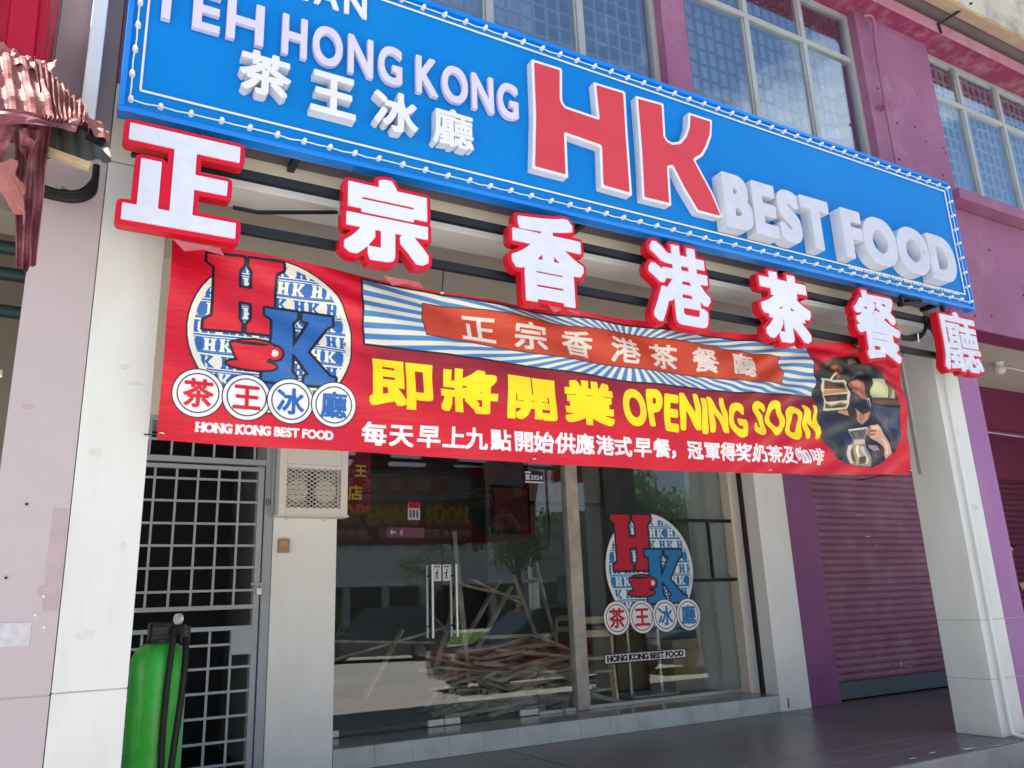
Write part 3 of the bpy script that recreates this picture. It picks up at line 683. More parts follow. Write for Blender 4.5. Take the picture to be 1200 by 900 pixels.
# slab word
def slab_word(p, text, x0, x1, z0, z1, col, back=None, gap=None):
    gap = gap or (z1-z0)*.12
    rw = row(text, x0, x1, z0, z1, gap, (z1-z0)*.5)
    th = (z1-z0)*.09; S_ = []
    for ch, s in rw:
        a, b, c, d = bounds(s); S_.append(s)
        if ch in 'HNK':
            w_ = (b-a)*.20
            for xx in (a, b-w_): 
                for zz in (c, d-th): S_.append(polyseg(rc(xx-w_*.35, xx+w_*1.35, zz, zz+th)))
    for s in S_:
        if back is not None: p.put(s, back, grow=(z1-z0)*.12)
    for s in S_: p.put(s, col, grow=(z1-z0)*.085)
gp = Print(5.02, 6.56, .56, 2.18, 520, (20, 20, 30))
LC = (5.79, 1.545, .61)
draw_logo(gp, *LC, blue=(20, 122, 190), red=(186, 14, 52), cream=(226, 232, 236))
gp.poly(rc(5.085, 6.185, .585, .682), (20, 20, 30), grow=.004); gp.poly(rc(5.095, 6.175, .593, .674), (228, 228, 232))
slab_word(gp, 'HONG KONG BEST FOOD', 5.125, 6.145, .607, .661, (18, 16, 24))
LM = printmat('logo_sticker_print', gp.image('logo_sticker_print'), .35)
xs_ = np.arange(5.03, 6.55, .007); zs_ = np.arange(.70, 2.17, .007); X, Z = np.meshgrid(xs_, zs_)
parts = [polyseg(ellipse(LC[0], LC[1], .621, .621))]+[polyseg(ellipse(LC[0]+x*.61, LC[1]-.83*.61, .178, .178, 36)) for x in (-.83, -.28, .245, .79)]
F = sdf(parts[0], X, Z)
for q in parts[1:]: F = np.minimum(F, sdf(q, X, Z))
for q in unit(SLAB_H, LC[0]-.82*.61, LC[0]+.085*.61, LC[1]-.02*.61, LC[1]+.97*.61)+unit(SLAB_K, LC[0]-.11*.61, LC[0]+.74*.61, LC[1]-.6*.61, LC[1]+.34*.61): F = np.minimum(F, sdf(q, X, Z)-.02)
lt = thing('logo_sticker', 'round red and blue logo sticker with cup and four character discs on the glass', 'sticker', (LC[0], YG-.009, .72))
o = solid('emblem', plates(F, xs_, zs_, 0, .0008), YG-.0095, .002, LM, lt); gp.uvfill(o.data, (o.location+lt.location).x, (o.location+lt.location).z)
lt2 = thing('name_sticker', 'white strip sticker with black slab lettering under the round logo on the glass', 'sticker', (5.64, YG-.009, .58))
o = box('strip', 5.082, 6.188, YG-.0095, YG-.0075, .582, .685, LM, lt2); gp.uvfill(o.data, (o.location+lt2.location).x, (o.location+lt2.location).z)
# ------------------------------------------------------------------ blue signboard
YB = 4.05
sb = thing('signboard', 'long blue restaurant signboard with raised letters and a border of small lamps', 'signboard', (3.68, 4.1, 3.712))
box('panel', .060, 7.309, YB+.004, YB+.05, 3.716, 5.030, BLUE, sb, .003)
FR = mat('blue_sign_frame', (.0, .19, .72), .22, .04, coat=.6)
box('frame', .056, 7.313, YB-.014, YB+.075, 3.708, 3.738, FR, sb, .004)
box('frame', .056, 7.313, YB-.014, YB+.075, 5.003, 5.036, FR, sb, .004)
box('frame', .054, .084, YB-.016, YB+.076, 3.7385, 5.0025, FR, sb, .004)
box('frame', 7.285, 7.315, YB-.016, YB+.076, 3.7385, 5.0025, FR, sb, .004)
box('backing', .07, 7.30, YB+.052, YB+.07, 3.72, 5.02, BLACKM, sb)
m = MB(); y = YB-.006
for a, b in (((.150, 3.852), (7.205, 3.852)), ((7.205, 3.852), (7.205, 4.925)), ((7.205, 4.925), (.150, 4.925)), ((.150, 4.925), (.150, 3.852))):
    m.tube([(a[0], y, a[1]), (b[0], y, b[1])], .0065, 8)
m.build('border_tube', LWHT, sb, True)
# border lamps
bb = MB(); bb.tube([(0, .012, 0), (0, -.006, 0)], [.015, .015], 10)
bm_ = bb.v, bb.f
me_b = bpy.data.meshes.new('lamp_base'); me_b.from_pydata(bb.v, [], bb.f); me_b.materials.append(WPVC)
b2 = MB(); b2.tube([(0, -.006, 0), (0, -.016, 0), (0, -.028, 0), (0, -.033, 0)], [.011, .0135, .010, .003], 10)
me_l = bpy.data.meshes.new('lamp'); me_l.from_pydata(b2.v, [], b2.f); me_l.materials.append(WBULB)
me_l.polygons.foreach_set('use_smooth', [True]*len(me_l.polygons))
def lamp(x, z):
    jx, jz = random.uniform(-.004, .004), random.uniform(-.004, .004)
    l = link('lamp', me_l, sb, (x+jx, YB-.006, z+jz)); q = link('lamp_base', me_b, l, (x+jx, YB-.006, z+jz))
nx = 49; X0, X1, Z0, Z1 = .106, 7.262, 3.786, 4.972
pts = []
for k in range(nx): pts.append((X0+(X1-X0)*k/(nx-1), Z0))
for k in range(1, 8): pts.append((X1, Z0+(Z1-Z0)*k/8))
for k in range(nx): pts.append((X1-(X1-X0)*k/(nx-1), Z1))
for k in range(1, 8): pts.append((X0, Z1-(Z1-Z0)*k/8))
for q in pts: lamp(*q)
wv = []
for i, q in enumerate(pts+[pts[0]]):
    wv.append((q[0], YB-.008, q[1]))
    if i < len(pts):
        r_ = (pts+[pts[0]])[i+1]; wv.append(((q[0]+r_[0])/2+random.uniform(-.004, .004), YB-.009, (q[1]+r_[1])/2-random.uniform(.0, .010)))
tube('lamp_wire', wv, .0042, WPVC, sb, 6)
def rowletters(text, x0, x1, z0, z1, grow, yf, depth, face, side, gap, space, res=.008, rim=None, rnd=0):
    for ch, s in row(text, x0+grow, x1-grow, z0+grow, z1-grow, gap, space):
        res = grow/3; F, xs_, zs_ = field_of([s], grow+.03, res); F = minsq(F, 2); grow_ = grow/3
        if rim:
            q = solid('letter', plates(F, xs_, zs_, grow_, .0012), yf+.003, depth, face, sb, side)
        else: q = solid('letter', plates(F, xs_, zs_, grow_, .0012), yf, depth, face, sb, side)
rowletters('TEH', .135, .748, 4.305, 4.575, .0075, YB-.034, .03, LTXT, LTXT, .048, .1)
rowletters('HONG', .850, 1.587, 4.305, 4.575, .0075, YB-.034, .03, LTXT, LTXT, .048, .1)
rowletters('KONG', 1.680, 2.414, 4.305, 4.575, .0075, YB-.034, .03, LTXT, LTXT, .044, .1)
rowletters('RESTORAN', .10, 1.362, 4.732, 4.92, .006, YB-.014, .012, LWHT, LWHT, .045, .1)
for ch, xc, zc, wd in (('茶', .763, 4.108, .262), ('王', 1.15, 4.095, .250), ('冰', 1.535, 4.095, .262), ('廳', 1.912, 4.09, .268)):
    s = fit(glyph(ch), xc-wd/2, xc+wd/2, zc-.128, zc+.128)
    g_ = .0085 if ch != '廳' else .0055
    F, xs_, zs_ = field_of([s], .06, .003); F = minsq(F, 1)
    q = solid('letter', plates(F, xs_, zs_, g_-.003, .0008), YB-.070, .070, LWHT, sb, LSIDE); q['label'] = 'white raised character %s' % ch
H_BIG = [(2.482, 4.746), (2.72, 4.751), (2.704, 4.503), (2.713, 4.475), (2.735, 4.456), (2.996, 4.448), (2.989, 4.728), (3.257, 4.735), (3.246, 4.4), (3.238, 3.905), (2.985, 3.910), (2.999, 4.221), (2.721, 4.237), (2.713, 3.915), (2.445, 3.917), (2.475, 4.3)]
K_BIG = [(3.357, 4.73), (3.61, 4.743), (3.595, 4.466), (3.612, 4.438), (3.655, 4.428), (3.731, 4.455), (3.788, 4.519), (3.835, 4.62), (3.855, 4.738), (4.085, 4.74), (4.06, 4.60), (4.0, 4.48), (3.944, 4.398), (3.864, 4.339), (3.925, 4.233), (4.0, 4.11), (4.075, 3.925), (4.048, 3.908), (3.833, 3.908), (3.717, 4.078), (3.638, 4.225), (3.600, 4.209), (3.586, 3.905), (3.334, 3.901), (3.352, 4.3)]
for P_, nm in ((H_BIG, 'H'), (K_BIG, 'K')):
    P_ = [(x*1.0153, 1.2+(z-1.2)*1.0153) for x, z in P_]
    F, xs_, zs_ = field_of([polyseg(P_)], .05, .012)
    q = solid('letter', plates(F, xs_, zs_, .004, .0015), YB-.062, .062, LWHT, sb, LSIDE); q['label'] = 'large red %s with white rim and sides' % nm
    solid('letter_face', plates(F, xs_, zs_, -.018, .0015), YB-.0655, .003, HKRED, q)
rowletters('BEST', 4.135, 5.31, 3.868, 4.328, .029, YB-.105, .105, LGREY, LSIDE, .018+.029*2, .1, .01)
rowletters('FOOD', 5.455, 6.985, 3.868, 4.322, .031, YB-.105, .105, LGREY, LSIDE, .008+.031*2, .1, .01)
letters('DIMILIKI OLEH: HK BEST FOOD SDN. BHD.', 5.60, 6.56, 3.832, 3.866, YB-.001, WBULB, sb, .006, .02, .0014, 'small_print', depth=.004, res=.0018)
letters('202401009872 (1555722-U)', 6.58, 7.13, 3.834, 3.864, YB-.001, WBULB, sb, .005, .02, .0012, 'small_print', depth=.004, res=.0018)
for x in (1.0, 3.0, 5.0, 6.62, 6.95):
    MB().beam((x, YB+.06, 3.76), (x, YF+.02, 3.76), .04, .04).build('bracket', BLACKM, sb)

# ------------------------------------------------------------------ two black rails and the seven red characters
def rail(z, lab, x1, dz):
    t = thing('support_rail', lab, 'rail', (3.5, 4.14, z), 'black rails carrying the red characters')
    box('bar', .14, x1, 4.115, 4.160, z, z+.052, BLACKM, t, .004)
    for x in (.45, 1.5, 3.65, 5.77, 6.9):
        if z > 3.4: MB().beam((x, 4.10, z+.052), (x, 4.10, 3.706), .03, .03).build('hanger', BLACKM, t)
    return t
rail(3.52, 'upper black steel rail running behind the red and white characters', 6.95, 0)
rail(3.195, 'lower black steel rail running behind the red and white characters', 7.1, 0)
t = thing('support_bracket', 'black triangular steel bracket hanging below the right end of the blue sign', 'bracket', (6.35, 4.1, 3.55))
MB().beam((6.28, 4.08, 3.70), (6.55, 4.08, 3.70), .03, .03).build('arm', BLACKM, t); MB().beam((6.28, 4.08, 3.70), (6.28, 4.08, 3.62), .03, .03).build('arm', BLACKM, t); MB().beam((6.28, 4.08, 3.62), (6.55, 4.08, 3.69), .03, .025).build('strut', BLACKM, t)
cabt = thing('cable_bundle', 'black cable loop drooping under the right end of the upper rail', 'cable', (6.35, 4.15, 3.3))
for k in range(3):
    o_ = .02*k
    tube('cable', [(5.95, 4.14, 3.50+o_), (6.05, 4.13, 3.40), (6.15, 4.12, 3.335+o_*.6), (6.32, 4.12, 3.315+o_*.6), (6.50, 4.13, 3.35+o_), (6.62, 4.14, 3.43), (6.70, 4.15, 3.53+o_)], .014, CABLE, cabt, 8)
tube('cable', [(6.60, 4.10, 3.56), (6.68, 4.11, 3.50), (6.75, 4.12, 3.36)], .016, CABLE, cabt, 8)
for x in (6.2, 6.45): tube('cable_tie', [(x, 4.10, 3.30), (x+.01, 4.10, 3.385)], .006, LWHT, cabt, 6)
t = thing('roof_cable', 'thin black strut slanting from the first red character up to the beam', 'cable', (.7, 4.2, 3.4)); tube('strut', [(.66, 4.13, 3.335), (.80, 4.2, 3.37), (1.30, 4.38, 3.565)], .012, BLACKM, t, 6)
ZH = [[(.0, .86), (1.0, .86), (1.0, 1.0), (0, 1.0)]]
Y7 = 4.0
CH = [('正', .385, 'first red-rimmed white character 正 hanging at the left end of the row, largest in view'), ('宗', 1.487, 'red-rimmed white character 宗 hanging second from the left, over the logo end of the banner'),
      ('香', 2.565, 'red-rimmed white character 香 with wrinkled protective film, third from the left'), ('港', 3.652, 'red-rimmed white character 港 hanging in the middle of the row'),
      ('茶', 4.70, 'red-rimmed white character 茶 hanging above the right end of the striped banner panel'), ('餐', 5.772, 'red-rimmed white character 餐 overlapping the photo end of the banner'),
      ('廳', 6.878, 'red-rimmed white character 廳 hanging in front of the right white column')]
zheng = [rc(.0, 1.0, .83, 1.0), rc(.40, .60, .10, .95), rc(.60, .90, .45, .60), rc(.12, .30, .10, .66), rc(.0, 1.0, .02, .18)]
for ch, xc, lab in CH:
    hw, z0, z1 = .265, 3.045, 3.625
    if ch == '正':
        z0, z1 = 3.078, 3.622; hw = .268
        segs = [polyseg([(xc-hw+a*2*hw, z0+b*(z1-z0)) for a, b in q]) for q in zheng]; g0 = .000
    else:
        g0 = {'宗': .0195, '香': .018, '港': .016, '茶': .020, '餐': .011, '廳': .009}[ch]; pd = g0+.026
        bx0, bx1, bz0, bz1 = {'宗': (1.208, 1.762, 3.085, 3.650), '香': (2.280, 2.858, 3.0, 3.66), '港': (3.362, 3.95, 3.011, 3.66), '茶': (4.415, 4.990, 3.011, 3.625), '餐': (5.48, 6.07, 2.997, 3.645), '廳': (6.585, 7.195, 3.02, 3.639)}[ch]
        segs = [fit(glyph(ch), bx0+pd, bx1-pd, bz0+pd, bz1-pd)]
    t = thing('character_sign', lab, 'sign character', (xc, Y7, 3.0), 'seven red and white characters hanging under the blue sign')
    F, xs_, zs_ = field_of(segs, .05, .004)
    if g0: F = minsq(F, int(round(g0*1.08/.004)))
    lp = plates(F, xs_, zs_, g0*.12, .0014)
    F2, x2, z2 = field_of([np.vstack([polyseg(l) for l in lp])], .06, .006)
    lv = .026
    solid('backing', plates(F2, x2, z2, lv, .0015), Y7, .068, RED, t, REDD)
    solid('face', lp, Y7-.010, .009, FILM if ch in '正香港餐廳' else LWHT, t)
    if ch in '正宗香':  # torn film hanging below
        v = [(xc-.02, Y7+.01, 3.03), (xc+.2, Y7+.01, 3.03), (xc+.22, Y7-.005, 2.985), (xc+.12, Y7-.01, 2.995), (xc+.03, Y7, 2.975)]
        obj('torn_film', v, [(0, 1, 2, 3, 4)], mat('pink_torn_film', (.55, .12, .15), .3, .2, 20), t)

# ------------------------------------------------------------------ the red banner
BT = [(.30, 3.121), (.37, 3.121), (.8, 3.112), (1.43, 3.092), (2.15, 3.062), (3.06, 3.088), (4.226, 3.125), (5.1, 3.16), (5.672, 3.205), (6.28, 3.17)]
BB = [(.30, 2.048), (.372, 2.048), (.85, 2.040), (1.44, 2.046), (2.47, 2.040), (3.68, 2.045), (4.94, 2.077), (6.14, 2.129), (6.28, 2.13)]
bx = [q[0] for q in BT]; bz = [q[1] for q in BT]; cx_ = [q[0] for q in BB]; cz_ = [q[1] for q in BB]
p = Print(.34, 6.32, 2.01, 3.24, 440, (205, 14, 44))
RD = (205, 14, 44)
# darker burgundy field behind the yellow words
i0, i1, j0, j1, X, Z = p.win((1.40, 5.6, 2.22, 2.72), .3)
mk = np.clip((X-1.36)/.18, 0, 1)*np.clip((Z-2.30)/.3, 0, 1)*np.clip((5.7-X)/.3, 0, 1)
p.a[j0:j1, i0:i1] = p.a[j0:j1, i0:i1]*(1-mk[..., None]*.8)+np.array((128, 16, 40))/255*mk[..., None]*.8
LB = (.907, 2.655, .432); DK = (22, 18, 26)
draw_logo(p, *LB)
slab_word(p, 'HONG KONG BEST FOOD', .552, 1.246, 2.104, 2.148, (240, 238, 240))
# striped panel
panel = [(1.405, 3.066), (2.2, 3.035), (3.3, 3.045), (4.3, 3.070), (5.118, 3.105), (5.10, 3.0), (5.13, 2.9), (5.11, 2.8), (5.125, 2.705), (4.2, 2.655), (3.3, 2.640), (2.4, 2.665), (1.42, 2.673), (1.405, 2.87)]
pseg = polyseg(panel); p.put(pseg, DK, grow=.012); p.put(pseg, (222, 222, 210))
cxp, czp = 3.30, 2.865
for k in range(56):
    a = 2*math.pi*k/56; b_ = a+2*math.pi/112
    def ryp(t_):
        s_ = math.sin(t_); c_ = math.cos(t_); return (cxp+c_*3.4, czp+s_*1.05)
    p.poly([(cxp, czp), ryp(a), ryp(b_)], (72, 128, 190), clip=pseg)
orange = [(1.786, 2.978), (2.2, 2.985), (2.8, 2.975), (3.34, 2.985), (3.9, 2.985), (4.4, 2.985), (4.782, 2.988), (4.76, 2.93), (4.79, 2.85), (4.781, 2.775), (4.2, 2.745), (3.315, 2.735), (2.6, 2.745), (2.1, 2.765), (1.792, 2.770), (1.77, 2.87)]
p.put(polyseg(orange), (60, 40, 40), grow=.006); p.put(polyseg(orange), (196, 66, 38))
for c, x, z in zip('正宗香港茶餐廳', (2.153, 2.518, 2.880, 3.262, 3.612, 3.98, 4.372), (2.862, 2.858, 2.858, 2.855, 2.855, 2.866, 2.880)):
    p.put(fit(glyph(c), x-.118, x+.118, z-.088, z+.088, CJK), (222, 214, 204), grow=.0046, sq=True)
YL = (250, 224, 10)
for c, x0, x1, z0, z1 in (('即', 1.446, 1.832, 2.306, 2.588), ('將', 1.885, 2.262, 2.318, 2.583), ('開', 2.33, 2.68, 2.310, 2.580), ('業', 2.745, 3.13, 2.312, 2.598)):
    p.put(fit(glyph(c), x0+.012, x1-.012, z0+.012, z1-.012), YL, grow=.0135, sq=True)
for txt, x0, x1, z0, z1 in (('OPENING', 3.196, 4.330, 2.326, 2.588), ('SOON', 4.405, 5.090, 2.345, 2.608)):
    rw = row(txt, x0+.02, x1-.02, z0+.015, z1-.015, .040, .085)
    for i, (c, s) in enumerate(rw):
        s = s.copy(); b_ = bounds(s); mx_, mz_ = (b_[0]+b_[1])/2, (b_[2]+b_[3])/2; th = (.05, -.04, .03, -.06, .04, -.03, .05)[i]; kk = (.0, .012, -.012, .01, -.01, .008, -.012)[i]
        for a in (0, 2):
            px, pz = s[:, a].copy()-mx_, s[:, a+1].copy()-mz_; s[:, a] = mx_+px*math.cos(th)+pz*math.sin(th)*.6; s[:, a+1] = mz_+kk+pz*math.cos(th)-px*math.sin(th)
        p.put(s, YL, grow=.0155)
for i, c in enumerate('每天早上九點開始供應港式早餐，冠軍得奖奶茶及咖啡'):
    x = 1.482+i*(5.034-1.482)/24.4 if i else 1.482
    x = (1.483, 1.643, 1.809, 1.966, 2.111, 2.278, 2.441, 2.584, 2.739, 2.887, 3.047, 3.194, 3.354, 3.510, 3.650, 3.813, 3.972, 4.123, 4.268, 4.427, 4.572, 4.728, 4.884, 5.038)[i] if i < 24 else 5.12
    z = 2.154+(x-1.483)*(2.222-2.154)/(5.05-1.483)
    p.put(fit(glyph(c), x-.070, x+.070, z-.062, z+.062, CJK), (236, 236, 240), grow=.0046, sq=True)
# round photo of a masked person pouring tea
ol = [(5.08, 2.42), (5.086, 2.70), (5.136, 2.871), (5.222, 2.975), (5.409, 3.061), (5.614, 3.096), (5.77, 3.072), (5.9, 3.016), (6.022, 2.922), (6.105, 2.788), (6.125, 2.621), (6.081, 2.451), (5.972, 2.308), (5.828, 2.22), (5.676, 2.166), (5.501, 2.160), (5.357, 2.185), (5.205, 2.264)]
sg = polyseg(ol); p.put(sg, (46, 38, 40), soft=3)
# colour fields of the print (polygon, rgb)
shapes = [
 ([(5.159, 3.031), (6.253, 3.160), (6.004, 2.195), (4.983, 2.145)], (44, 38, 40)), 
 ([(5.183, 3.034), (5.463, 3.076), (5.429, 2.921), (5.144, 2.838)], (58, 50, 42)), 
 ([(5.302, 3.021), (5.380, 3.039), (5.383, 2.995), (5.304, 2.969)], (96, 84, 70)), 
 ([(5.561, 3.060), (5.642, 3.079), (5.644, 3.034), (5.563, 3.016)], (120, 112, 98)), 
 ([(5.082, 2.645), (5.220, 2.623), (5.385, 2.603), (5.301, 2.326), (5.224, 2.189), (5.062, 2.311)], (44, 52, 66)), 
 ([(5.028, 2.375), (5.270, 2.349), (5.245, 2.174), (4.986, 2.161)], (62, 68, 72)), 
 ([(5.769, 3.066), (5.916, 3.019), (5.965, 2.941), (5.788, 2.923)], (40, 44, 62)), 
 ([(5.799, 2.915), (5.990, 2.935), (5.990, 2.770), (5.801, 2.758)], (196, 196, 152)), 
 ([(5.833, 2.891), (5.955, 2.904), (5.955, 2.794), (5.834, 2.787)], (206, 206, 160)), 
 ([(5.997, 2.908), (6.066, 2.860), (6.083, 2.766), (6.002, 2.766)], (128, 112, 92)), 
 ([(6.036, 2.847), (6.065, 2.832), (6.066, 2.772), (6.028, 2.772)], (182, 170, 140)), 
 ([(5.778, 2.751), (6.108, 2.757), (6.111, 2.714), (5.784, 2.707)], (98, 68, 52)), 
 ([(5.775, 2.702), (6.123, 2.709), (6.128, 2.693), (5.777, 2.688)], (26, 22, 26)), 
 ([(5.771, 2.688), (6.133, 2.692), (6.032, 2.301), (5.915, 2.364), (5.848, 2.517), (5.772, 2.582)], (56, 66, 88)), 
 ([(5.803, 2.655), (5.946, 2.649), (5.915, 2.469), (5.848, 2.517), (5.785, 2.583)], (88, 88, 100)), 
 ([(5.983, 2.634), (6.090, 2.634), (6.032, 2.407), (5.946, 2.383)], (70, 78, 100)), 
 ([(5.964, 2.508), (6.058, 2.506), (6.016, 2.397), (5.941, 2.383)], (34, 36, 58)), 
 ([(5.194, 2.612), (5.385, 2.603), (5.469, 2.558), (5.530, 2.528), (5.618, 2.504), (5.717, 2.569), (5.843, 2.499), (5.924, 2.400), (5.888, 2.258), (5.714, 2.181), (5.459, 2.160), (5.273, 2.192), (5.265, 2.324), (5.231, 2.422), (5.171, 2.501), (5.132, 2.565)], (24, 28, 46)), 
 ([(5.192, 2.604), (5.359, 2.592), (5.424, 2.554), (5.341, 2.396), (5.277, 2.325), (5.238, 2.422), (5.183, 2.502)], (34, 42, 64)), 
 ([(5.341, 2.396), (5.430, 2.469), (5.412, 2.333), (5.336, 2.261)], (40, 50, 78)), 
 ([(5.400, 2.332), (5.414, 2.266), (5.386, 2.181), (5.321, 2.194)], (52, 62, 96)), 
 ([(5.504, 2.805), (5.538, 2.888), (5.593, 2.952), (5.668, 2.989), (5.748, 2.998), (5.801, 2.957), (5.812, 2.871), (5.797, 2.762), (5.760, 2.652), (5.733, 2.561), (5.698, 2.541), (5.706, 2.629), (5.602, 2.569), (5.516, 2.631), (5.489, 2.716)], (20, 17, 24)), 
 ([(5.609, 2.936), (5.701, 2.977), (5.757, 2.959), (5.675, 2.943)], (66, 76, 100)), 
 ([(5.576, 2.901), (5.641, 2.940), (5.660, 2.931), (5.595, 2.894)], (52, 58, 78)), 
 ([(5.518, 2.797), (5.545, 2.853), (5.593, 2.884), (5.658, 2.900), (5.710, 2.879), (5.739, 2.828), (5.740, 2.765), (5.724, 2.728), (5.653, 2.734), (5.569, 2.758), (5.503, 2.766)], (168, 104, 82)), 
 ([(5.590, 2.874), (5.656, 2.891), (5.692, 2.868), (5.678, 2.831), (5.607, 2.836)], (204, 138, 110)), 
 ([(5.534, 2.804), (5.582, 2.812), (5.581, 2.786), (5.529, 2.783)], (196, 132, 108)), 
 ([(5.537, 2.815), (5.601, 2.807), (5.594, 2.799), (5.535, 2.808)], (40, 22, 26)), 
 ([(5.649, 2.794), (5.714, 2.786), (5.707, 2.776), (5.647, 2.785)], (40, 22, 26)), 
 ([(5.611, 2.806), (5.636, 2.803), (5.623, 2.770), (5.599, 2.775)], (206, 146, 122)), 
 ([(5.730, 2.809), (5.749, 2.802), (5.729, 2.752), (5.713, 2.761)], (120, 70, 58)), 
 ([(5.528, 2.641), (5.621, 2.596), (5.698, 2.620), (5.695, 2.562), (5.620, 2.513), (5.561, 2.545)], (186, 130, 108)), 
 ([(5.563, 2.618), (5.623, 2.595), (5.654, 2.573), (5.610, 2.534), (5.577, 2.567)], (156, 100, 82)), 
 ([(5.503, 2.766), (5.540, 2.762), (5.606, 2.751), (5.665, 2.732), (5.733, 2.724), (5.707, 2.656), (5.663, 2.612), (5.615, 2.590), (5.551, 2.620), (5.506, 2.679)], (22, 26, 42)), 
 ([(5.521, 2.745), (5.589, 2.734), (5.629, 2.707), (5.574, 2.713)], (52, 60, 84)), 
 ([(5.533, 2.685), (5.597, 2.655), (5.620, 2.622), (5.564, 2.644)], (44, 52, 74)), 
 ([(5.727, 2.741), (5.761, 2.755), (5.753, 2.686), (5.710, 2.647)], (190, 180, 176)), 
 ([(5.730, 2.723), (5.748, 2.730), (5.739, 2.682), (5.719, 2.666)], (32, 28, 34)), 
 ([(5.652, 2.477), (5.698, 2.510), (5.784, 2.523), (5.857, 2.448), (5.915, 2.364), (5.945, 2.296), (5.864, 2.243), (5.847, 2.322), (5.777, 2.387), (5.706, 2.411), (5.656, 2.437)], (206, 158, 138)), 
 ([(5.696, 2.503), (5.775, 2.517), (5.801, 2.488), (5.720, 2.473)], (232, 194, 176)), 
 ([(5.667, 2.466), (5.746, 2.475), (5.761, 2.462), (5.671, 2.451)], (122, 76, 66)), 
 ([(5.674, 2.439), (5.748, 2.449), (5.755, 2.437), (5.683, 2.424)], (132, 84, 72)), 
 ([(5.826, 2.428), (5.879, 2.379), (5.911, 2.294), (5.883, 2.279), (5.846, 2.351)], (228, 190, 172)), 
 ([(5.667, 2.487), (5.689, 2.502), (5.682, 2.418), (5.660, 2.424)], (150, 98, 84)), 
 ([(5.666, 2.352), (5.755, 2.351), (5.785, 2.313), (5.717, 2.300), (5.667, 2.323)], (168, 136, 150)), 
 ([(5.681, 2.307), (5.754, 2.294), (5.731, 2.250), (5.676, 2.255)], (86, 70, 92)), 
 ([(5.350, 2.894), (5.358, 2.957), (5.402, 3.003), (5.465, 3.017), (5.510, 2.990), (5.490, 2.945), (5.427, 2.931), (5.388, 2.867)], (142, 88, 62)), 
 ([(5.388, 2.983), (5.447, 3.004), (5.463, 2.985), (5.400, 2.960)], (196, 140, 104)), 
 ([(5.372, 2.941), (5.437, 2.957), (5.448, 2.947), (5.375, 2.924)], (84, 48, 38)), 
 ([(5.378, 2.912), (5.418, 2.926), (5.423, 2.916), (5.387, 2.895)], (90, 52, 42)), 
 ([(5.266, 2.847), (5.332, 2.907), (5.372, 2.932), (5.384, 2.919), (5.327, 2.882), (5.295, 2.843)], (216, 206, 180)), 
 ([(5.176, 2.855), (5.316, 2.852), (5.495, 2.878), (5.532, 2.860), (5.475, 2.784), (5.492, 2.681), (5.455, 2.629), (5.175, 2.592), (5.174, 2.653), (5.221, 2.743), (5.168, 2.793)], (206, 198, 174)), 
 ([(5.201, 2.837), (5.317, 2.835), (5.481, 2.859), (5.493, 2.846), (5.451, 2.791), (5.227, 2.774), (5.200, 2.806)], (66, 48, 38)), 
 ([(5.231, 2.768), (5.450, 2.785), (5.450, 2.761), (5.223, 2.733)], (188, 126, 82)), 
 ([(5.255, 2.794), (5.442, 2.807), (5.442, 2.795), (5.252, 2.778)], (120, 76, 50)), 
 ([(5.226, 2.723), (5.446, 2.747), (5.456, 2.699), (5.204, 2.663)], (52, 42, 40)), 
 ([(5.238, 2.710), (5.338, 2.723), (5.337, 2.695), (5.231, 2.679)], (92, 66, 48)), 
 ([(5.187, 2.651), (5.272, 2.641), (5.376, 2.674), (5.465, 2.672), (5.443, 2.642), (5.194, 2.611)], (110, 104, 72)), 
 ([(5.199, 2.638), (5.269, 2.627), (5.373, 2.657), (5.434, 2.655), (5.419, 2.644), (5.219, 2.616)], (40, 34, 36)), 
 ([(5.389, 2.617), (5.463, 2.618), (5.465, 2.571), (5.417, 2.580), (5.361, 2.601)], (190, 140, 112)), 
 ([(5.458, 2.460), (5.660, 2.490), (5.657, 2.443), (5.624, 2.389), (5.649, 2.279), (5.662, 2.173), (5.399, 2.165), (5.380, 2.264), (5.378, 2.322), (5.433, 2.348)], (140, 134, 122)), 
 ([(5.470, 2.448), (5.641, 2.474), (5.619, 2.400), (5.459, 2.380)], (92, 86, 84)), 
 ([(5.459, 2.465), (5.661, 2.495), (5.664, 2.483), (5.458, 2.453)], (226, 220, 204)), 
 ([(5.498, 2.440), (5.549, 2.447), (5.542, 2.395), (5.491, 2.389)], (128, 120, 112)), 
 ([(5.458, 2.373), (5.622, 2.390), (5.625, 2.360), (5.454, 2.335)], (196, 190, 172)), 
 ([(5.480, 2.337), (5.566, 2.346), (5.553, 2.181), (5.458, 2.176)], (184, 156, 116)), 
 ([(5.503, 2.332), (5.538, 2.334), (5.523, 2.222), (5.493, 2.220)], (238, 232, 214)), 
 ([(5.561, 2.325), (5.609, 2.335), (5.616, 2.193), (5.564, 2.187)], (206, 202, 186)), 
 ([(5.388, 2.321), (5.439, 2.331), (5.430, 2.183), (5.396, 2.182)], (212, 206, 184)), 
 ([(5.501, 2.237), (5.579, 2.250), (5.575, 2.191), (5.493, 2.180)], (84, 70, 62)), 
 ([(5.437, 2.301), (5.468, 2.306), (5.454, 2.201), (5.429, 2.200)], (84, 80, 80))]
for q, c in shapes: p.put(polyseg(q), c, clip=sg, soft=2.2)
p.a *= (1+rng.normal(0, .012, p.a.shape[:2]))[..., None]; p.a = np.clip(p.a, 0, 1)
BM = printmat('banner_print', p.image('banner_print'), .38, .12, .38)
NX, NZ = 420, 72
U, V = np.meshgrid(np.linspace(0, 1, NX+1), np.linspace(0, 1, NZ+1))
XB = .374+U*(6.140-.374)+V*U*.130
zt = np.interp(XB, bx, bz); zb = np.interp(XB, cx_, cz_)
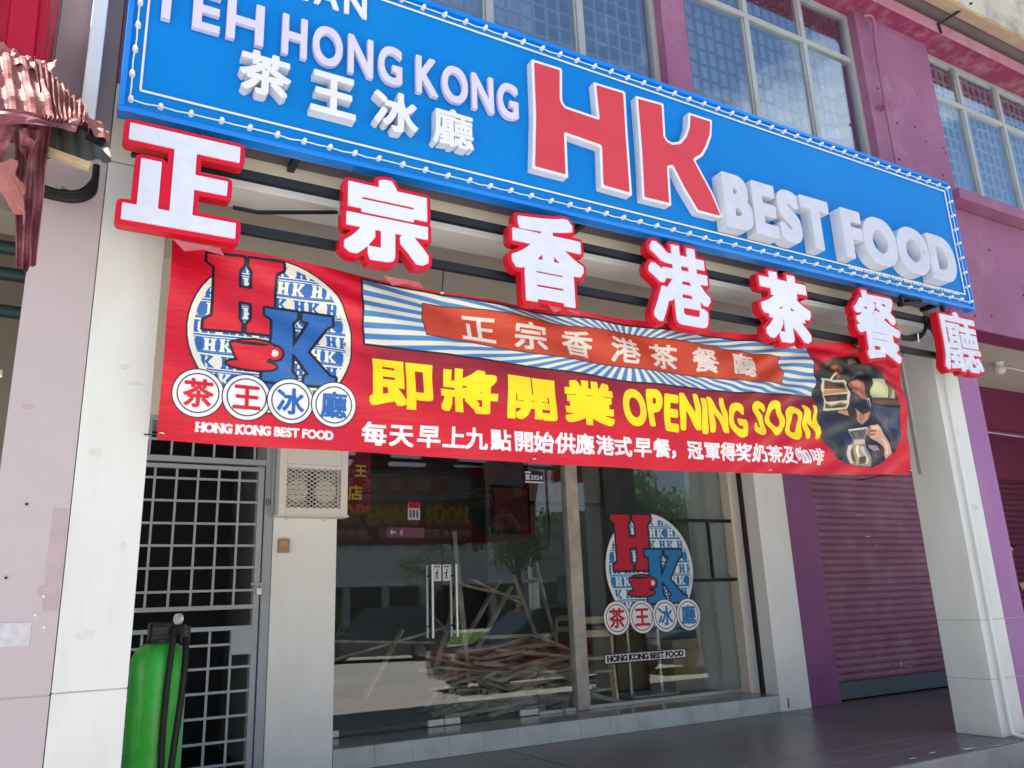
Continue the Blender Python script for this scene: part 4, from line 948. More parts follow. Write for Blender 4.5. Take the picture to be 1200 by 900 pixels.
ZB = zb+(zt-zb)*V
fold = .013*np.sin((XB*1.0+ZB*1.9)*7.0+np.sin(XB*2.1)*1.2)*(.3+.7*V)
fold += .007*np.sin((XB*1.3-ZB*2.6)*13+2*np.sin(XB*3.))*np.exp(-((XB-5.0)/.9)**2)*1.6
fold += .010*np.sin((ZB*1.0+.16*XB)*46+np.sin(XB*4))*np.exp(-((XB-5.55)/.55)**2)*V
fold += .006*np.sin((ZB+.28*XB)*38)*np.exp(-((XB-1.25)/.55)**2)*np.clip(V*1.4-.2, 0, 1)
fold += .010*np.sin((ZB+.12*XB)*30+1.)*np.exp(-((XB-2.6)/.8)**2)*np.clip(V*1.6-.7, 0, 1)
for xc0 in (.4, 1.9, 3.5, 4.7, 6.2): fold += .008*np.exp(-((XB-xc0-(1-V)*.35)/.07)**2)*V
YBn = 4.185+fold*1.5-.035*np.sin(math.pi*V)*.6
v = np.stack([XB, YBn, ZB], -1).reshape(-1, 3)
f = [(j*(NX+1)+i, j*(NX+1)+i+1, (j+1)*(NX+1)+i+1, (j+1)*(NX+1)+i) for j in range(NZ) for i in range(NX)]
bn = thing('opening_banner', 'long red vinyl opening banner with round logo, yellow words and photo, tied below the rails', 'banner', (3.25, 4.18, 2.04))
o = obj('banner_sheet', v, f, BM, bn, True); lo = o.location+bn.location; p.uvfill(o.data, lo.x, lo.z)
for x, z in ((.395, 2.075), (.395, 3.10), (6.125, 2.155), (6.235, 3.15), (1.9, 3.05), (3.5, 3.085), (4.8, 3.13), (2.5, 2.06), (4.5, 2.085)):
    yy = 4.165
    lathe('eyelet', [(.012, 0), (.013, .004), (.006, .005)], STEEL, bn, (x, yy, z), 10)
for (a, b) in (((.395, 4.17, 3.10), (.40, 4.135, 3.20)), ((6.235, 4.17, 3.15), (6.30, 4.135, 3.21)), ((1.9, 4.17, 3.05), (1.9, 4.135, 3.2)), ((3.5, 4.17, 3.085), (3.5, 4.135, 3.2)), ((4.8, 4.17, 3.13), (4.8, 4.135, 3.2)), ((.395, 4.17, 2.075), (.33, 4.33, 2.10)), ((6.125, 4.17, 2.155), (6.4, 4.9, 2.2))):
    tube('tie_string', [a, b], .004, BLACKM, bn, 6)
o = box('bracing_batten', 6.345, 6.375, 4.22, 4.25, 2.15, 3.2, mat('grey_batten', (.25, .24, .22), .6, .1)); tagp(o, 'thin grey upright batten behind the right end of the red banner', 'batten')
# ------------------------------------------------------------------ left: torn tin awning, red cladding
def sheet(name, quad, nu, nv, m, parent, corr=0, amp=.012, noise=.01, seed=0, th=.0015, step=0):
    a, b, c, d = [np.array(q, float) for q in quad]; rg = np.random.default_rng(seed)
    nrm = np.cross(b-a, d-a); nrm /= np.linalg.norm(nrm)
    P1 = rg.normal(0, 1, (5, 5))
    def nz_(u, v_):
        i, j = min(3, int(u*4)), min(3, int(v_*4)); fu, fv = u*4-i, v_*4-j
        fu = fu*fu*(3-2*fu); fv = fv*fv*(3-2*fv)
        return (P1[i, j]*(1-fu)*(1-fv)+P1[i+1, j]*fu*(1-fv)+P1[i, j+1]*(1-fu)*fv+P1[i+1, j+1]*fu*fv)
    v = []; f = []
    for j in range(nv+1):
        for i in range(nu+1):
            u, w_ = i/nu, j/nv
            q = a*(1-u)*(1-w_)+b*u*(1-w_)+c*u*w_+d*(1-u)*w_
            tri = abs(((u*corr) % 1)*2-1); tri = min(1, max(0, tri*2.2-.6))
            st_ = (math.floor(w_*step)/step*.02 if step else 0)
            q = q+nrm*(tri*amp+nz_(u, w_)*noise+st_)+np.array([0, 0, 1])*nz_(w_, u)*noise*.6*(1 if j in (0, nv) else .5)
            v.append(q)
    for j in range(nv):
        for i in range(nu): f.append((j*(nu+1)+i, j*(nu+1)+i+1, (j+1)*(nu+1)+i+1, (j+1)*(nu+1)+i))
    o = obj(name, v, f, m, parent); md = o.modifiers.new('thickness', 'SOLIDIFY'); md.thickness = th; return o
aw = thing('tin_awning', 'crumpled pink tiled-profile tin awning torn loose beside the pink column', 'awning', (-.25, 3.75, 2.7))
sheet('roof_sheet', [(-.90, 3.55, 3.24), (-.193, 3.58, 3.30), (-.285, 3.75, 3.651), (-.90, 3.75, 3.64)], 90, 15, TIN, aw, 10, .020, .012, 3, step=5)
sheet('roof_sheet', [(-.225, 3.56, 3.285), (-.079, 3.60, 3.318), (-.082, 3.72, 3.462), (-.31, 3.75, 3.655)], 60, 16, TIN, aw, 9, .018, .010, 5, step=4)
sheet('roof_ridge', [(-.50, 3.70, 3.60), (-.25, 3.70, 3.56), (-.22, 3.80, 3.66), (-.50, 3.82, 3.72)], 40, 8, TIN, aw, 5, .016, .018, 15, step=3)
sheet('torn_edge', [(-.095, 3.60, 3.318), (.035, 3.68, 3.295), (.02, 3.72, 3.382), (-.104, 3.72, 3.473)], 18, 8, TIN, aw, 2, .008, .012, 6)
sheet('torn_edge', [(-.46, 3.50, 3.17), (-.10, 3.56, 3.275), (-.09, 3.58, 3.335), (-.40, 3.53, 3.285)], 40, 5, TIND, aw, 0, .0, .014, 7)
sheet('under_sheet', [(-.228, 3.72, 3.194), (.05, 3.72, 3.227), (.012, 3.92, 3.496), (-.268, 3.92, 3.471)], 30, 8, TING, aw, 5, .010, .006, 8)
sheet('roof_sheet', [(-.75, 3.76, 3.60), (-.07, 3.74, 3.45), (-.05, 4.28, 3.50), (-.75, 4.28, 3.56)], 30, 8, TIND, aw, 5, .012, .004, 18)  # extra cover sheet added to shade the under sheet below it
sheet('hanging_strip', [(-.265, 3.74, 2.66), (-.193, 3.74, 2.67), (-.20, 3.68, 3.306), (-.335, 3.68, 3.291)], 22, 30, TIND, aw, 3, .018, .014, 9, step=10)
sheet('hanging_strip', [(-.330, 3.64, 2.93), (-.257, 3.66, 2.82), (-.275, 3.60, 3.10), (-.40, 3.58, 3.05)], 16, 16, TIN, aw, 2, .014, .022, 10, step=4)
sheet('hanging_strip', [(-.52, 3.62, 3.02), (-.36, 3.62, 3.06), (-.31, 3.56, 3.26), (-.52, 3.56, 3.26)], 16, 10, TIND, aw, 2, .012, .02, 11)
sheet('hanging_strip', [(-.30, 3.60, 3.13), (-.255, 3.60, 3.12), (-.235, 3.58, 3.22), (-.33, 3.58, 3.25)], 10, 8, TIND, aw, 1, .012, .02, 14)
MB().beam((-.245, 3.70, 3.215), (-.035, 3.70, 3.175), .03, .035).build('timber_batten', mat('weathered_pale_timber', (.42, .32, .20), .7, .2, 12), aw)
MB().beam((-.06, 3.70, 3.34), (.012, 3.72, 3.325), .05, .035).build('end_cap', BLACKM, aw)
cb = thing('cable_bundle', 'thick black cables looping under the torn tin awning at the top of the pink column', 'cable', (-.15, 4.1, 3.2))
for k in range(4):
    o_ = k*.022
    tube('cable', [(-.60, 4.22, 3.32+o_), (-.35, 4.20, 3.27+o_*.8), (-.20, 4.18, 3.23+o_*.5), (-.08, 4.18, 3.235+o_*.6), (-.015, 4.2, 3.30+o_), (-.01, 4.22, 3.40+o_)], .017, CABLE, cb, 8)
sheet('loose_flap', [(-.16, 4.19, 3.24), (-.10, 4.19, 3.22), (-.09, 4.17, 3.27), (-.15, 4.17, 3.29)], 4, 4, TING, aw, 0, 0, .005, 12)
rcl = thing('red_cladding', 'bright red ribbed metal cladding on the neighbour wall above the torn awning', 'cladding', (-1.2, 4.0, 3.7))
v = []; f = []
xs_ = np.arange(-2.4, -.27, .01)
for i, x in enumerate(xs_):
    u = ((x+.30) % .17)/.17; yy = 4.02-(.028 if .12 < u < .88 else 0)
    v += [(x, yy, 3.78), (x-.02, yy, 4.55)]
for i in range(len(xs_)-1): f.append((2*i, 2*i+2, 2*i+3, 2*i+1))
o = obj('ribbed_sheet', v, f, REDTIN, rcl); md = o.modifiers.new('thickness', 'SOLIDIFY'); md.thickness = .002
box('side_return', -.276, -.270, 4.0, 4.32, 3.78, 4.55, REDTIN, rcl)

# neighbour's corridor, far left
t = thing('ceiling_lamp', 'lit white fluorescent tube on the dark ceiling of the left neighbour corridor', 'lamp', (-.75, 5.8, 3.0))
e = 3.0
tube('tube_lamp', [(-.90, 6.0, 2.75), (-.44, 6.0, 2.75)], .02, mat('lit_tube', (1, 1, .95), .4, 0, emit=1.5), t, 10); box('housing', -.95, -.42, 5.97, 6.03, 2.775, 2.81, WPVC, t)
t = thing('overhead_pipes', 'dark teal pipes and brackets running under the left neighbour ceiling', 'pipes', (-.8, 5.2, 3.0))
TEAL = mat('dark_teal_paint', (.02, .05, .055), .5, .1)
for z, y in ((3.30, 5.0), (3.18, 5.1), (3.02, 5.3)): tube('pipe', [(-3, y, z), (-.10, y+.05, z-.02)], .04, TEAL, t, 10)
MB().beam((-.9, 4.9, 3.0), (-.45, 5.5, 3.32), .04, .04).build('bracket', TEAL, t)

# ------------------------------------------------------------------ grey security grille gate
g = thing('security_gate', 'grey steel grille gate with square bars between the left column and the white pillar', 'gate', (.8, 6.75, 0))
YGt = 6.75
box('outer_frame', 1.452, 1.520, YGt-.03, YGt+.03, 0, 2.56, GRILLE, g, .003); box('outer_frame', .105, .16, YGt-.03, YGt+.03, 0, 2.56, GRILLE, g, .003)
box('outer_frame', .161, 1.451, YGt-.03, YGt+.03, 2.40, 2.445, GRILLE, g, .003); box('outer_frame', .161, 1.451, YGt-.03, YGt+.03, 2.72, 2.76, GRILLE, g, .003)
for k in range(9): box('bar', .23+.16*k, .246+.16*k, YGt-.008, YGt+.008, 2.446, 2.719, GRILLE, g)
box('bar', .161, 1.451, YGt-.0095, YGt-.0085+.002, 2.565, 2.585, GRILLE, g)
lf = box('door_frame', 1.395, 1.440, YGt-.022, YGt+.022, .03, 2.385, GRILLE, g, .003)
box('door_frame', .175, .215, YGt-.022, YGt+.022, .03, 2.385, GRILLE, g, .003)
for z in (.03, 2.350): box('door_frame', .216, 1.394, YGt-.020, YGt+.020, z, z+.033, GRILLE, g, .002)
for z in (1.262, 1.105): box('door_frame', .216, 1.394, YGt-.018, YGt+.018, z, z+.033, GRILLE, g, .002)
for k in range(8):
    x = .30+k*.1585-.012
    if x > 1.38: break
    box('bar', x, x+.017, YGt-.006, YGt+.006, 1.296, 2.349, GRILLE, g); box('bar', x, x+.017, YGt-.006, YGt+.006, .064, 1.104, GRILLE, g)
for z in (2.27, 2.095, 1.92, 1.75, 1.58, 1.405, 1.003, .835, .66, .485, .31, .15): box('bar', .216, 1.394, YGt-.0135, YGt-.0065, z-.009, z+.009, GRILLE, g)
box('lock_plate', 1.245, 1.405, YGt-.026, YGt-.020, .925, 1.105, GRILLE, g, .002)
box('latch', 1.37, 1.47, YGt-.04, YGt-.024, 1.44, 1.46, GRILLE, g)
t = thing('padlock', 'small steel padlock hanging on the latch of the grey grille gate', 'padlock', (1.43, 6.70, 1.36))
box('body', 1.41, 1.452, YGt-.062, YGt-.042, 1.365, 1.415, STEEL, t, .004); tube('shackle', [(1.419, YGt-.052, 1.413), (1.419, YGt-.052, 1.445), (1.431, YGt-.052, 1.458), (1.443, YGt-.052, 1.445), (1.443, YGt-.052, 1.413)], .004, STEEL, t, 8)
t = thing('padlock', 'small padlock on the upper hinge side of the grey gate near the vent box', 'padlock', (1.47, 6.70, 2.08))
box('body', 1.455, 1.49, YGt-.062, YGt-.042, 2.07, 2.12, mat('old_brass', (.25, .22, .18), .4, .1, metal=.8), t, .004); tube('shackle', [(1.462, YGt-.052, 2.118), (1.462, YGt-.052, 2.145), (1.472, YGt-.052, 2.155), (1.483, YGt-.052, 2.145), (1.483, YGt-.052, 2.118)], .004, STEEL, t, 8)
tube('electrical_conduit', [(1.505, 6.69, 2.76), (1.505, 6.69, 2.0)], .012, GRILLE, g, 8)
# dark passage behind the gate with a faint inner door
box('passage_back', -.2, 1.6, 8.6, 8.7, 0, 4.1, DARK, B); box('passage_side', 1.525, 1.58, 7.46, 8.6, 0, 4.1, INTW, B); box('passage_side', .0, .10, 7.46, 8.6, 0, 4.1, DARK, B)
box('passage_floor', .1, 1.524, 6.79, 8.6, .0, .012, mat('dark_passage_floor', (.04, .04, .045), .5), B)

# ------------------------------------------------------------------ vent box
vb = thing('vent_box', 'beige metal vent box with expanded mesh front high on the white pillar', 'vent box', (1.81, 6.6, 1.96))
a0, a1, b0, b1 = 1.525, 2.095, 1.985, 2.76
yb = 6.56
box('housing', a0, a0+.06, yb, YS-.002, b0, b1, ACW, vb, .004); box('housing', a1-.06, a1, yb, YS-.002, b0, b1, ACW, vb, .004)
box('housing', a0+.061, a1-.061, yb+.001, YS-.002, b0, b0+.055, ACW, vb, .003); box('housing', a0+.061, a1-.061, yb+.001, YS-.002, 2.365, b1, ACW, vb, .003)
box('housing_seam', a0+.04, a1-.04, yb-.0015, yb+.0, 2.395, 2.3975, ACI, vb)
box('base_flange', a0-.012, a1+.012, yb-.012, YS-.003, b0-.016, b0-.001, ACW, vb, .003)
box('back_plate', a0+.06, a1-.06, YS-.02, YS-.004, b0+.05, 2.37, DARK, vb)
for xc in (a0+.16, a1-.17):
    for k in range(7): MB().beam((xc-.08, YS-.07, b0+.085+k*.042), (xc+.08, YS-.07, b0+.085+k*.042), .03, .022, (0, .5, 1)).build('louver', ACI, vb)
    tube('fan_body', [(xc, YS-.03, b0+.20), (xc, YS-.085, b0+.20)], .088, mat('vent_inner', (.70, .67, .62), .6), vb, 20)
m = MB(); px, pz = .052, .034
z = b0+.056; j = 0
while z < 2.365-.004:
    x = a0+.06
    zt_ = min(z+pz/2, 2.364)
    while x < a1-.061:
        o_ = 0 if j % 2 == 0 else px/2
        for (xa, za, xb, zb_) in ((x, z, x+px/2, z+pz/2), (x+px/2, z+pz/2, x+px, z)):
            if j % 2: za, zb_ = 2*z+pz/2-za, 2*z+pz/2-zb_
            if xb <= a1-.058 and max(za, zb_) < 2.367: m.beam((xa, yb+.012, za), (xb, yb+.012, zb_), .004, .0065)
        x += px
    z += pz/2; j += 1
q = m.build('expanded_mesh', ACW, vb); q['kind'] = 'stuff'
for x in (1.62, 1.93): lathe('mount_bolt', [(.014, 0), (.017, .012), (.010, .02)], ACW, vb, (x, YS-.05, b0-.036), 10)
t = thing('switch_box', 'small tan socket box on the white pillar below the vent box', 'switch box', (1.607, YS-.02, 1.69))
box('box', 1.562, 1.655, YS-.035, YS-.001, 1.69, 1.80, mat('tan_plastic', (.36, .25, .15), .5, .15, 8), t, .006); box('label', 1.575, 1.642, YS-.0375, YS-.0355, 1.735, 1.785, mat('tan_label', (.45, .33, .20), .6, .2, 30), t, .001)

# ------------------------------------------------------------------ green water filter tank
tk = thing('water_filter_tank', 'tall green water filter tank with black valve head in front of the gate', 'water tank', (.572, 5.2, 0))
R_ = .148; prof = [(R_*.9, 0), (R_, .03), (R_, .965)]+[(R_*math.cos(a)**.62, .965+.118*math.sin(a)) for a in [math.radians(k) for k in range(6, 86, 8)]]+[(.045, 1.085)]
lathe('tank', prof, GREEN, tk, (.572, 5.2, 0), 40)
BL = mat('black_valve_plastic', (.02, .022, .026), .38, .15, 12)
box('valve_head', .505, .635, 5.13, 5.27, 1.09, 1.19, BL, tk, .012); lathe('valve_collar', [(.07, 0), (.075, .01), (.075, .025), (.06, .035)], BL, tk, (.572, 5.2, 1.07), 18)
tube('valve_port', [(.62, 5.14, 1.145), (.69, 5.11, 1.145)], .030, BL, tk, 12); tube('valve_port', [(.69, 5.11, 1.165), (.69, 5.11, 1.07)], .028, BL, tk, 12)
box('valve_lever', .51, .60, 5.10, 5.128, 1.12, 1.17, BL, tk, .006)
ga = tube('pressure_gauge', [(.655, 5.10, 1.205), (.637, 5.088, 1.205)], .030, STEEL, tk, 18); tube('gauge_dial', [(.6365, 5.0876, 1.205), (.634, 5.086, 1.205)], .025, LWHT, ga, 18)
tube('hose', [(.625, 5.06, 1.14), (.615, 5.03, 1.05), (.60, 5.02, .80), (.598, 5.02, .5), (.62, 5.01, .2), (.64, 5.0, .02)], .017, CABLE, tk, 12)
tube('hose', [(.692, 5.09, 1.10), (.690, 5.04, .98), (.68, 5.02, .80), (.655, 5.01, .50), (.64, 5.0, .25), (.66, 4.99, .02)], .018, CABLE, tk, 12)

# ------------------------------------------------------------------ roller shutters
def shutter(lab, x0, x1, y, z0, z1, m, mb, pitch=.083):
    t = thing('roller_shutter', lab, 'shutter', ((x0+x1)/2, y, 0))
    n = 8; v = []; f = []; w_ = x1-x0
    prof = [(0, 0), (-.004, .004), (-.013, pitch*.22), (-.017, pitch*.5), (-.013, pitch*.78), (-.004, pitch*.88), (.002, pitch*.90), (.004, pitch*.97), (0, pitch)]
    prof = [(a*(pitch/.083), b) for a, b in prof]
    for (py, pz) in prof: v += [(-w_/2, py, pz), (w_/2, py, pz)]
    for i in range(len(prof)-1): f.append((2*i, 2*i+1, 2*i+3, 2*i+2))
    me = bpy.data.meshes.new('slat'); me.from_pydata(v, [], f); me.materials.append(m)
    z = z0; k = 0
    while z < z1:
        link('slat', me, t, ((x0+x1)/2, y, z)); z += pitch; k += 1
    box('bottom_bar', x0, x1, y-.02, y+.02, .02, z0-.002, mb, t, .003)
    box('guide_rail', x0-.02, x0+.03, y-.045, y-.021, .0, z1, m, t); box('guide_rail', x1-.03, x1+.02, y-.045, y-.021, .0, z1, m, t)
    return t
s1 = shutter('closed mauve roller shutter with slate bottom bar beside the plum wall', 7.97, 10.92, 6.84, .205, 2.72, SHUT, SHUTB)
for x, z, w_, h_ in ((8.95, 1.88, .14, .022), (8.87, 2.15, .25, .010), (9.1, 1.78, .08, .01), (9.35, .30, .22, .010), (8.2, 2.14, .06, .008), (9.6, 2.05, .1, .008), (9.2, .34, .03, .06), (9.0, .26, .04, .015)):
    n = 9; v = [(x+w_/2*math.cos(k*6.283/n)*random.uniform(.6, 1), 6.84-.0195, z+h_/2*math.sin(k*6.283/n)*random.uniform(.6, 1)) for k in range(n)]
    obj('paint_chip', v, [tuple(range(n))], mat('chipped_pale_paint', (.5, .5, .52), .7, .1), s1)
s2 = shutter('dark maroon roller shutter half visible beyond the violet column at the right edge', 11.52, 14.3, 6.84, .205, 2.72, SHUTR, SHUTB)
t = thing('ceiling_bulb', 'round white bulb holder on the cream ceiling right of the last red character', 'lamp', (10.2, 5.55, 3.9))
bxp, byp = 10.78, 5.80
lathe('bulb', [(.01, 0), (.05, .012), (.075, .05), (.075, .08), (.05, .12), (.045, .14)], WBULB, t, (bxp, byp, 3.93), 18)
lathe('holder', [(.055, 0), (.06, .02), (.075, .04)], WPVC, t, (bxp, byp, 4.055), 18)
t = thing('wall_cable', 'thin white cable clipped along the maroon wall above the right shutter', 'cable', (11.6, 6.6, 3.3)); tube('wire', [(9.9, 6.60, 3.40), (12, 6.60, 3.36), (14, 6.6, 3.34)], .009, WPVC, t, 6)
t = thing('wall_cable', 'white conduit running across the cream ceiling beside the bulb', 'cable', (12, 5.9, 4.06)); tube('wire', [(10.85, 5.85, 4.075), (14, 5.9, 4.075)], .014, WPVC, t, 6)

# ------------------------------------------------------------------ dining room behind the glass
rm = struct
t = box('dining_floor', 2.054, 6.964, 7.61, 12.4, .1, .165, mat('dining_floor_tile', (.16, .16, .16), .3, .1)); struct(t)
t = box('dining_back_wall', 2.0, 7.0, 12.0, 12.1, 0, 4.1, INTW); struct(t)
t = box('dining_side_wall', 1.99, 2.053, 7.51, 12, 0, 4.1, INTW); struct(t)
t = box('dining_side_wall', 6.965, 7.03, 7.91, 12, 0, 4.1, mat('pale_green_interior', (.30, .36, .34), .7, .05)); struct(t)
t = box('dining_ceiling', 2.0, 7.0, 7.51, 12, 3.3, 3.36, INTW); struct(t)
# shelf brackets on the right wall
t = thing('wall_bracket', 'black metal ladder bracket fixed across the glass right of the round logo', 'bracket', (6.6, 7.12, 1.4))
box('bar', 6.05, 6.93, 7.11, 7.14, 2.055, 2.09, BLACKM, t); box('bar', 6.30, 6.93, 7.11, 7.14, 1.385, 1.42, BLACKM, t); box('upright', 6.56, 6.59, 7.112, 7.138, 1.421, 2.054, BLACKM, t)
t = thing('framed_poster', 'black-framed menu poster with red dishes seen through the glass above the logo', 'poster', (6.0, 9.2, 2.6))
box('frame', 5.6, 7.0-.1, 9.6, 9.64, 2.55, 3.22, BLACKM, t); box('print', 5.65, 6.85, 9.585, 9.598, 2.6, 3.17, mat('menu_print', (.20, .19, .17), .5, .1), t)
for x, z in ((5.95, 2.95), (6.2, 2.98), (5.85, 2.75), (6.15, 2.76)): tube('dish', [(x, 9.583, z), (x, 9.58, z)], .09, mat('dish_red', (.35, .03, .02), .5, .3, 20), t, 16)
t = thing('framed_poster', 'dark framed poster on the interior wall left of the weathered post', 'poster', (4.9, 9.6, 2.2))
box('frame', 5.05, 5.75-.1, 9.6, 9.63, 2.15, 2.8, BLACKM, t); box('print', 5.09, 5.61, 9.585, 9.598, 2.19, 2.76, mat('dark_red_print', (.15, .03, .03), .5, .4, 8), t)
struct(box('kitchen_partition', 5.0, 6.964, 9.65, 9.72, .166, 3.3, mat('partition_grey', (.12, .13, .13), .6, .1)))
t = thing('counter', 'wooden counter front behind the glass at the right wall', 'counter', (6.6, 8.6, .16)); box('front', 6.15, 6.93, 8.5, 9.1, .166, .85, mat('counter_ply', (.42, .30, .16), .5, .1), t); box('top', 6.1, 6.95, 8.45, 9.15, .852, .90, mat('teal_top', (.05, .16, .15), .4), t)
t = thing('bench_seat', 'dark teal bench back with plywood base along the right wall inside', 'bench', (6.6, 7.7, .166)); box('back', 6.50, 6.93, 7.9, 8.3, .75, 1.45, mat('dark_teal_vinyl', (.01, .10, .10), .45, .1), t, .02); box('base', 6.50, 6.93, 7.85, 8.32, .166, .745, mat('plywood', (.42, .30, .17), .5, .1), t, .004)
for x, w_ in ((6.42, .10), (6.72, .05)):
    v = [(x-w_/2, 7.29, 1.0), (x+w_*.3, 7.29, 1.02), (x+w_*.5, 7.30, .70), (x+w_*.35, 7.29, .55), (x+w_*.9, 7.29, .46), (x-w_*.9, 7.29, .48), (x-w_*.1, 7.29, .60), (x-w_*.1, 7.30, .8)]
    o = obj('paper_scrap', v, [tuple(range(8))], mat('brown_paper', (.42, .34, .26), .8, .1)); tagp(o, 'torn brown paper scrap stuck inside the glass, %s one right of the name sticker' % ('wider' if w_ > .07 else 'narrower'), 'paper')
# chair
def chair(x, y, rz, lab, grp):
    t = thing('dining_chair', lab, 'chair', (x, y, .166), grp)
    def bb(name, a, b, w_=.035, h_=.03):
        M = Matrix.Rotation(rz, 3, 'Z'); A = M@Vector(a)+Vector((x, y, .166)); Bv = M@Vector(b)+Vector((x, y, .166))
        return MB().beam(A, Bv, w_, h_).build(name, WOODL, t)
    for sx in (-1, 1):
        bb('leg', (sx*.2, -.2, 0), (sx*.19, -.18, .45)); bb('leg', (sx*.21, .22, 0), (sx*.19, .19, .45)); bb('back_post', (sx*.19, .19, .451), (sx*.19, .27, .88))
        bb('side_rail', (sx*.195, -.18, .40), (sx*.195, .19, .40), .02, .05)
    bb('seat', (0, -.22, .465), (0, .21, .465), .44, .03)
    for z in (.86, .72): bb('back_slat', (-.172, .255, z), (.172, .255, z), .02, .07)
    return t
chair(5.27, 7.72, 2.6, 'light wooden dining chair seen through the glass just right of the weathered post', 'dining chairs')
chair(5.75, 9.1, -1.0, 'light wooden dining chair standing behind the steel-post table', 'dining chairs')
t = thing('dining_table', 'small table with a steel post base standing behind the logo sticker', 'table', (5.55, 8.2, .166))
box('top', 5.72, 6.5, 7.65, 8.3, .90, .935, mat('table_laminate', (.45, .40, .34), .35, .05), t, .004)
for x in (5.85, 6.29): tube('leg', [(x, 7.85, .19), (x, 7.85, .899)], .022, STEEL, t, 12)
box('base', 5.75, 6.4, 7.68, 8.1, .166, .185, STEEL, t, .003)
# heap of battens
grp = 'loose timber battens heaped behind the glass doors'
lb = 'rough timber batten lying in the heap behind the glass doors'
def batten(a, b, wd=.045, h=.022, label=lb):
    c = Vector(((a[0]+b[0])/2, (a[1]+b[1])/2, min(a[2], b[2])))
    o = MB().beam(a, b, wd, h).build('timber_batten', WOOD); tagp(o, label, 'timber', grp); return o
random.seed(21)
for k in range(230):
    cx = min(4.95, max(3.85, random.gauss(4.5, .32))); cy = random.uniform(7.55, 8.35); hz = .18+abs(random.gauss(0, .28)); th = random.gauss(0, .45); L = random.uniform(.4, 1.15); tl = random.gauss(0, .22)
    dx, dy, dz = L/2*math.cos(th), L/2*math.sin(th), L/2*tl
    za = max(.185, hz-dz); zb_ = max(.185, hz+dz)
    batten((cx-dx, cy-dy, min(za, .9)), (cx+dx, cy+dy, min(zb_, .9)), random.uniform(.04, .085), random.uniform(.02, .04))
for a, b in (((3.40, 8.0, .25), (4.55, 8.5, 1.50)), ((3.62, 8.0, .25), (4.70, 8.5, 1.42)), ((3.55, 8.1, .6), (4.10, 8.6, 1.48)), ((3.9, 8.2, 1.45), (4.85, 8.6, 1.30)), ((4.1, 8.3, 1.50), (4.9, 8.6, 1.22)), ((3.85, 7.9, .35), (3.98, 8.5, 2.05)), ((2.5, 8.3, .75), (4.0, 8.4, 1.05)), ((2.3, 8.2, .95), (3.7, 8.5, .85)), ((2.8, 8.1, .40), (3.3, 8.4, 1.0)), ((5.0, 8.1, .3), (4.75, 8.5, 1.55)), ((5.15, 8.1, .3), (5.05, 8.5, 1.7))):
    batten(a, b, .05, .025, 'long timber batten leaning up out of the heap behind the glass doors')

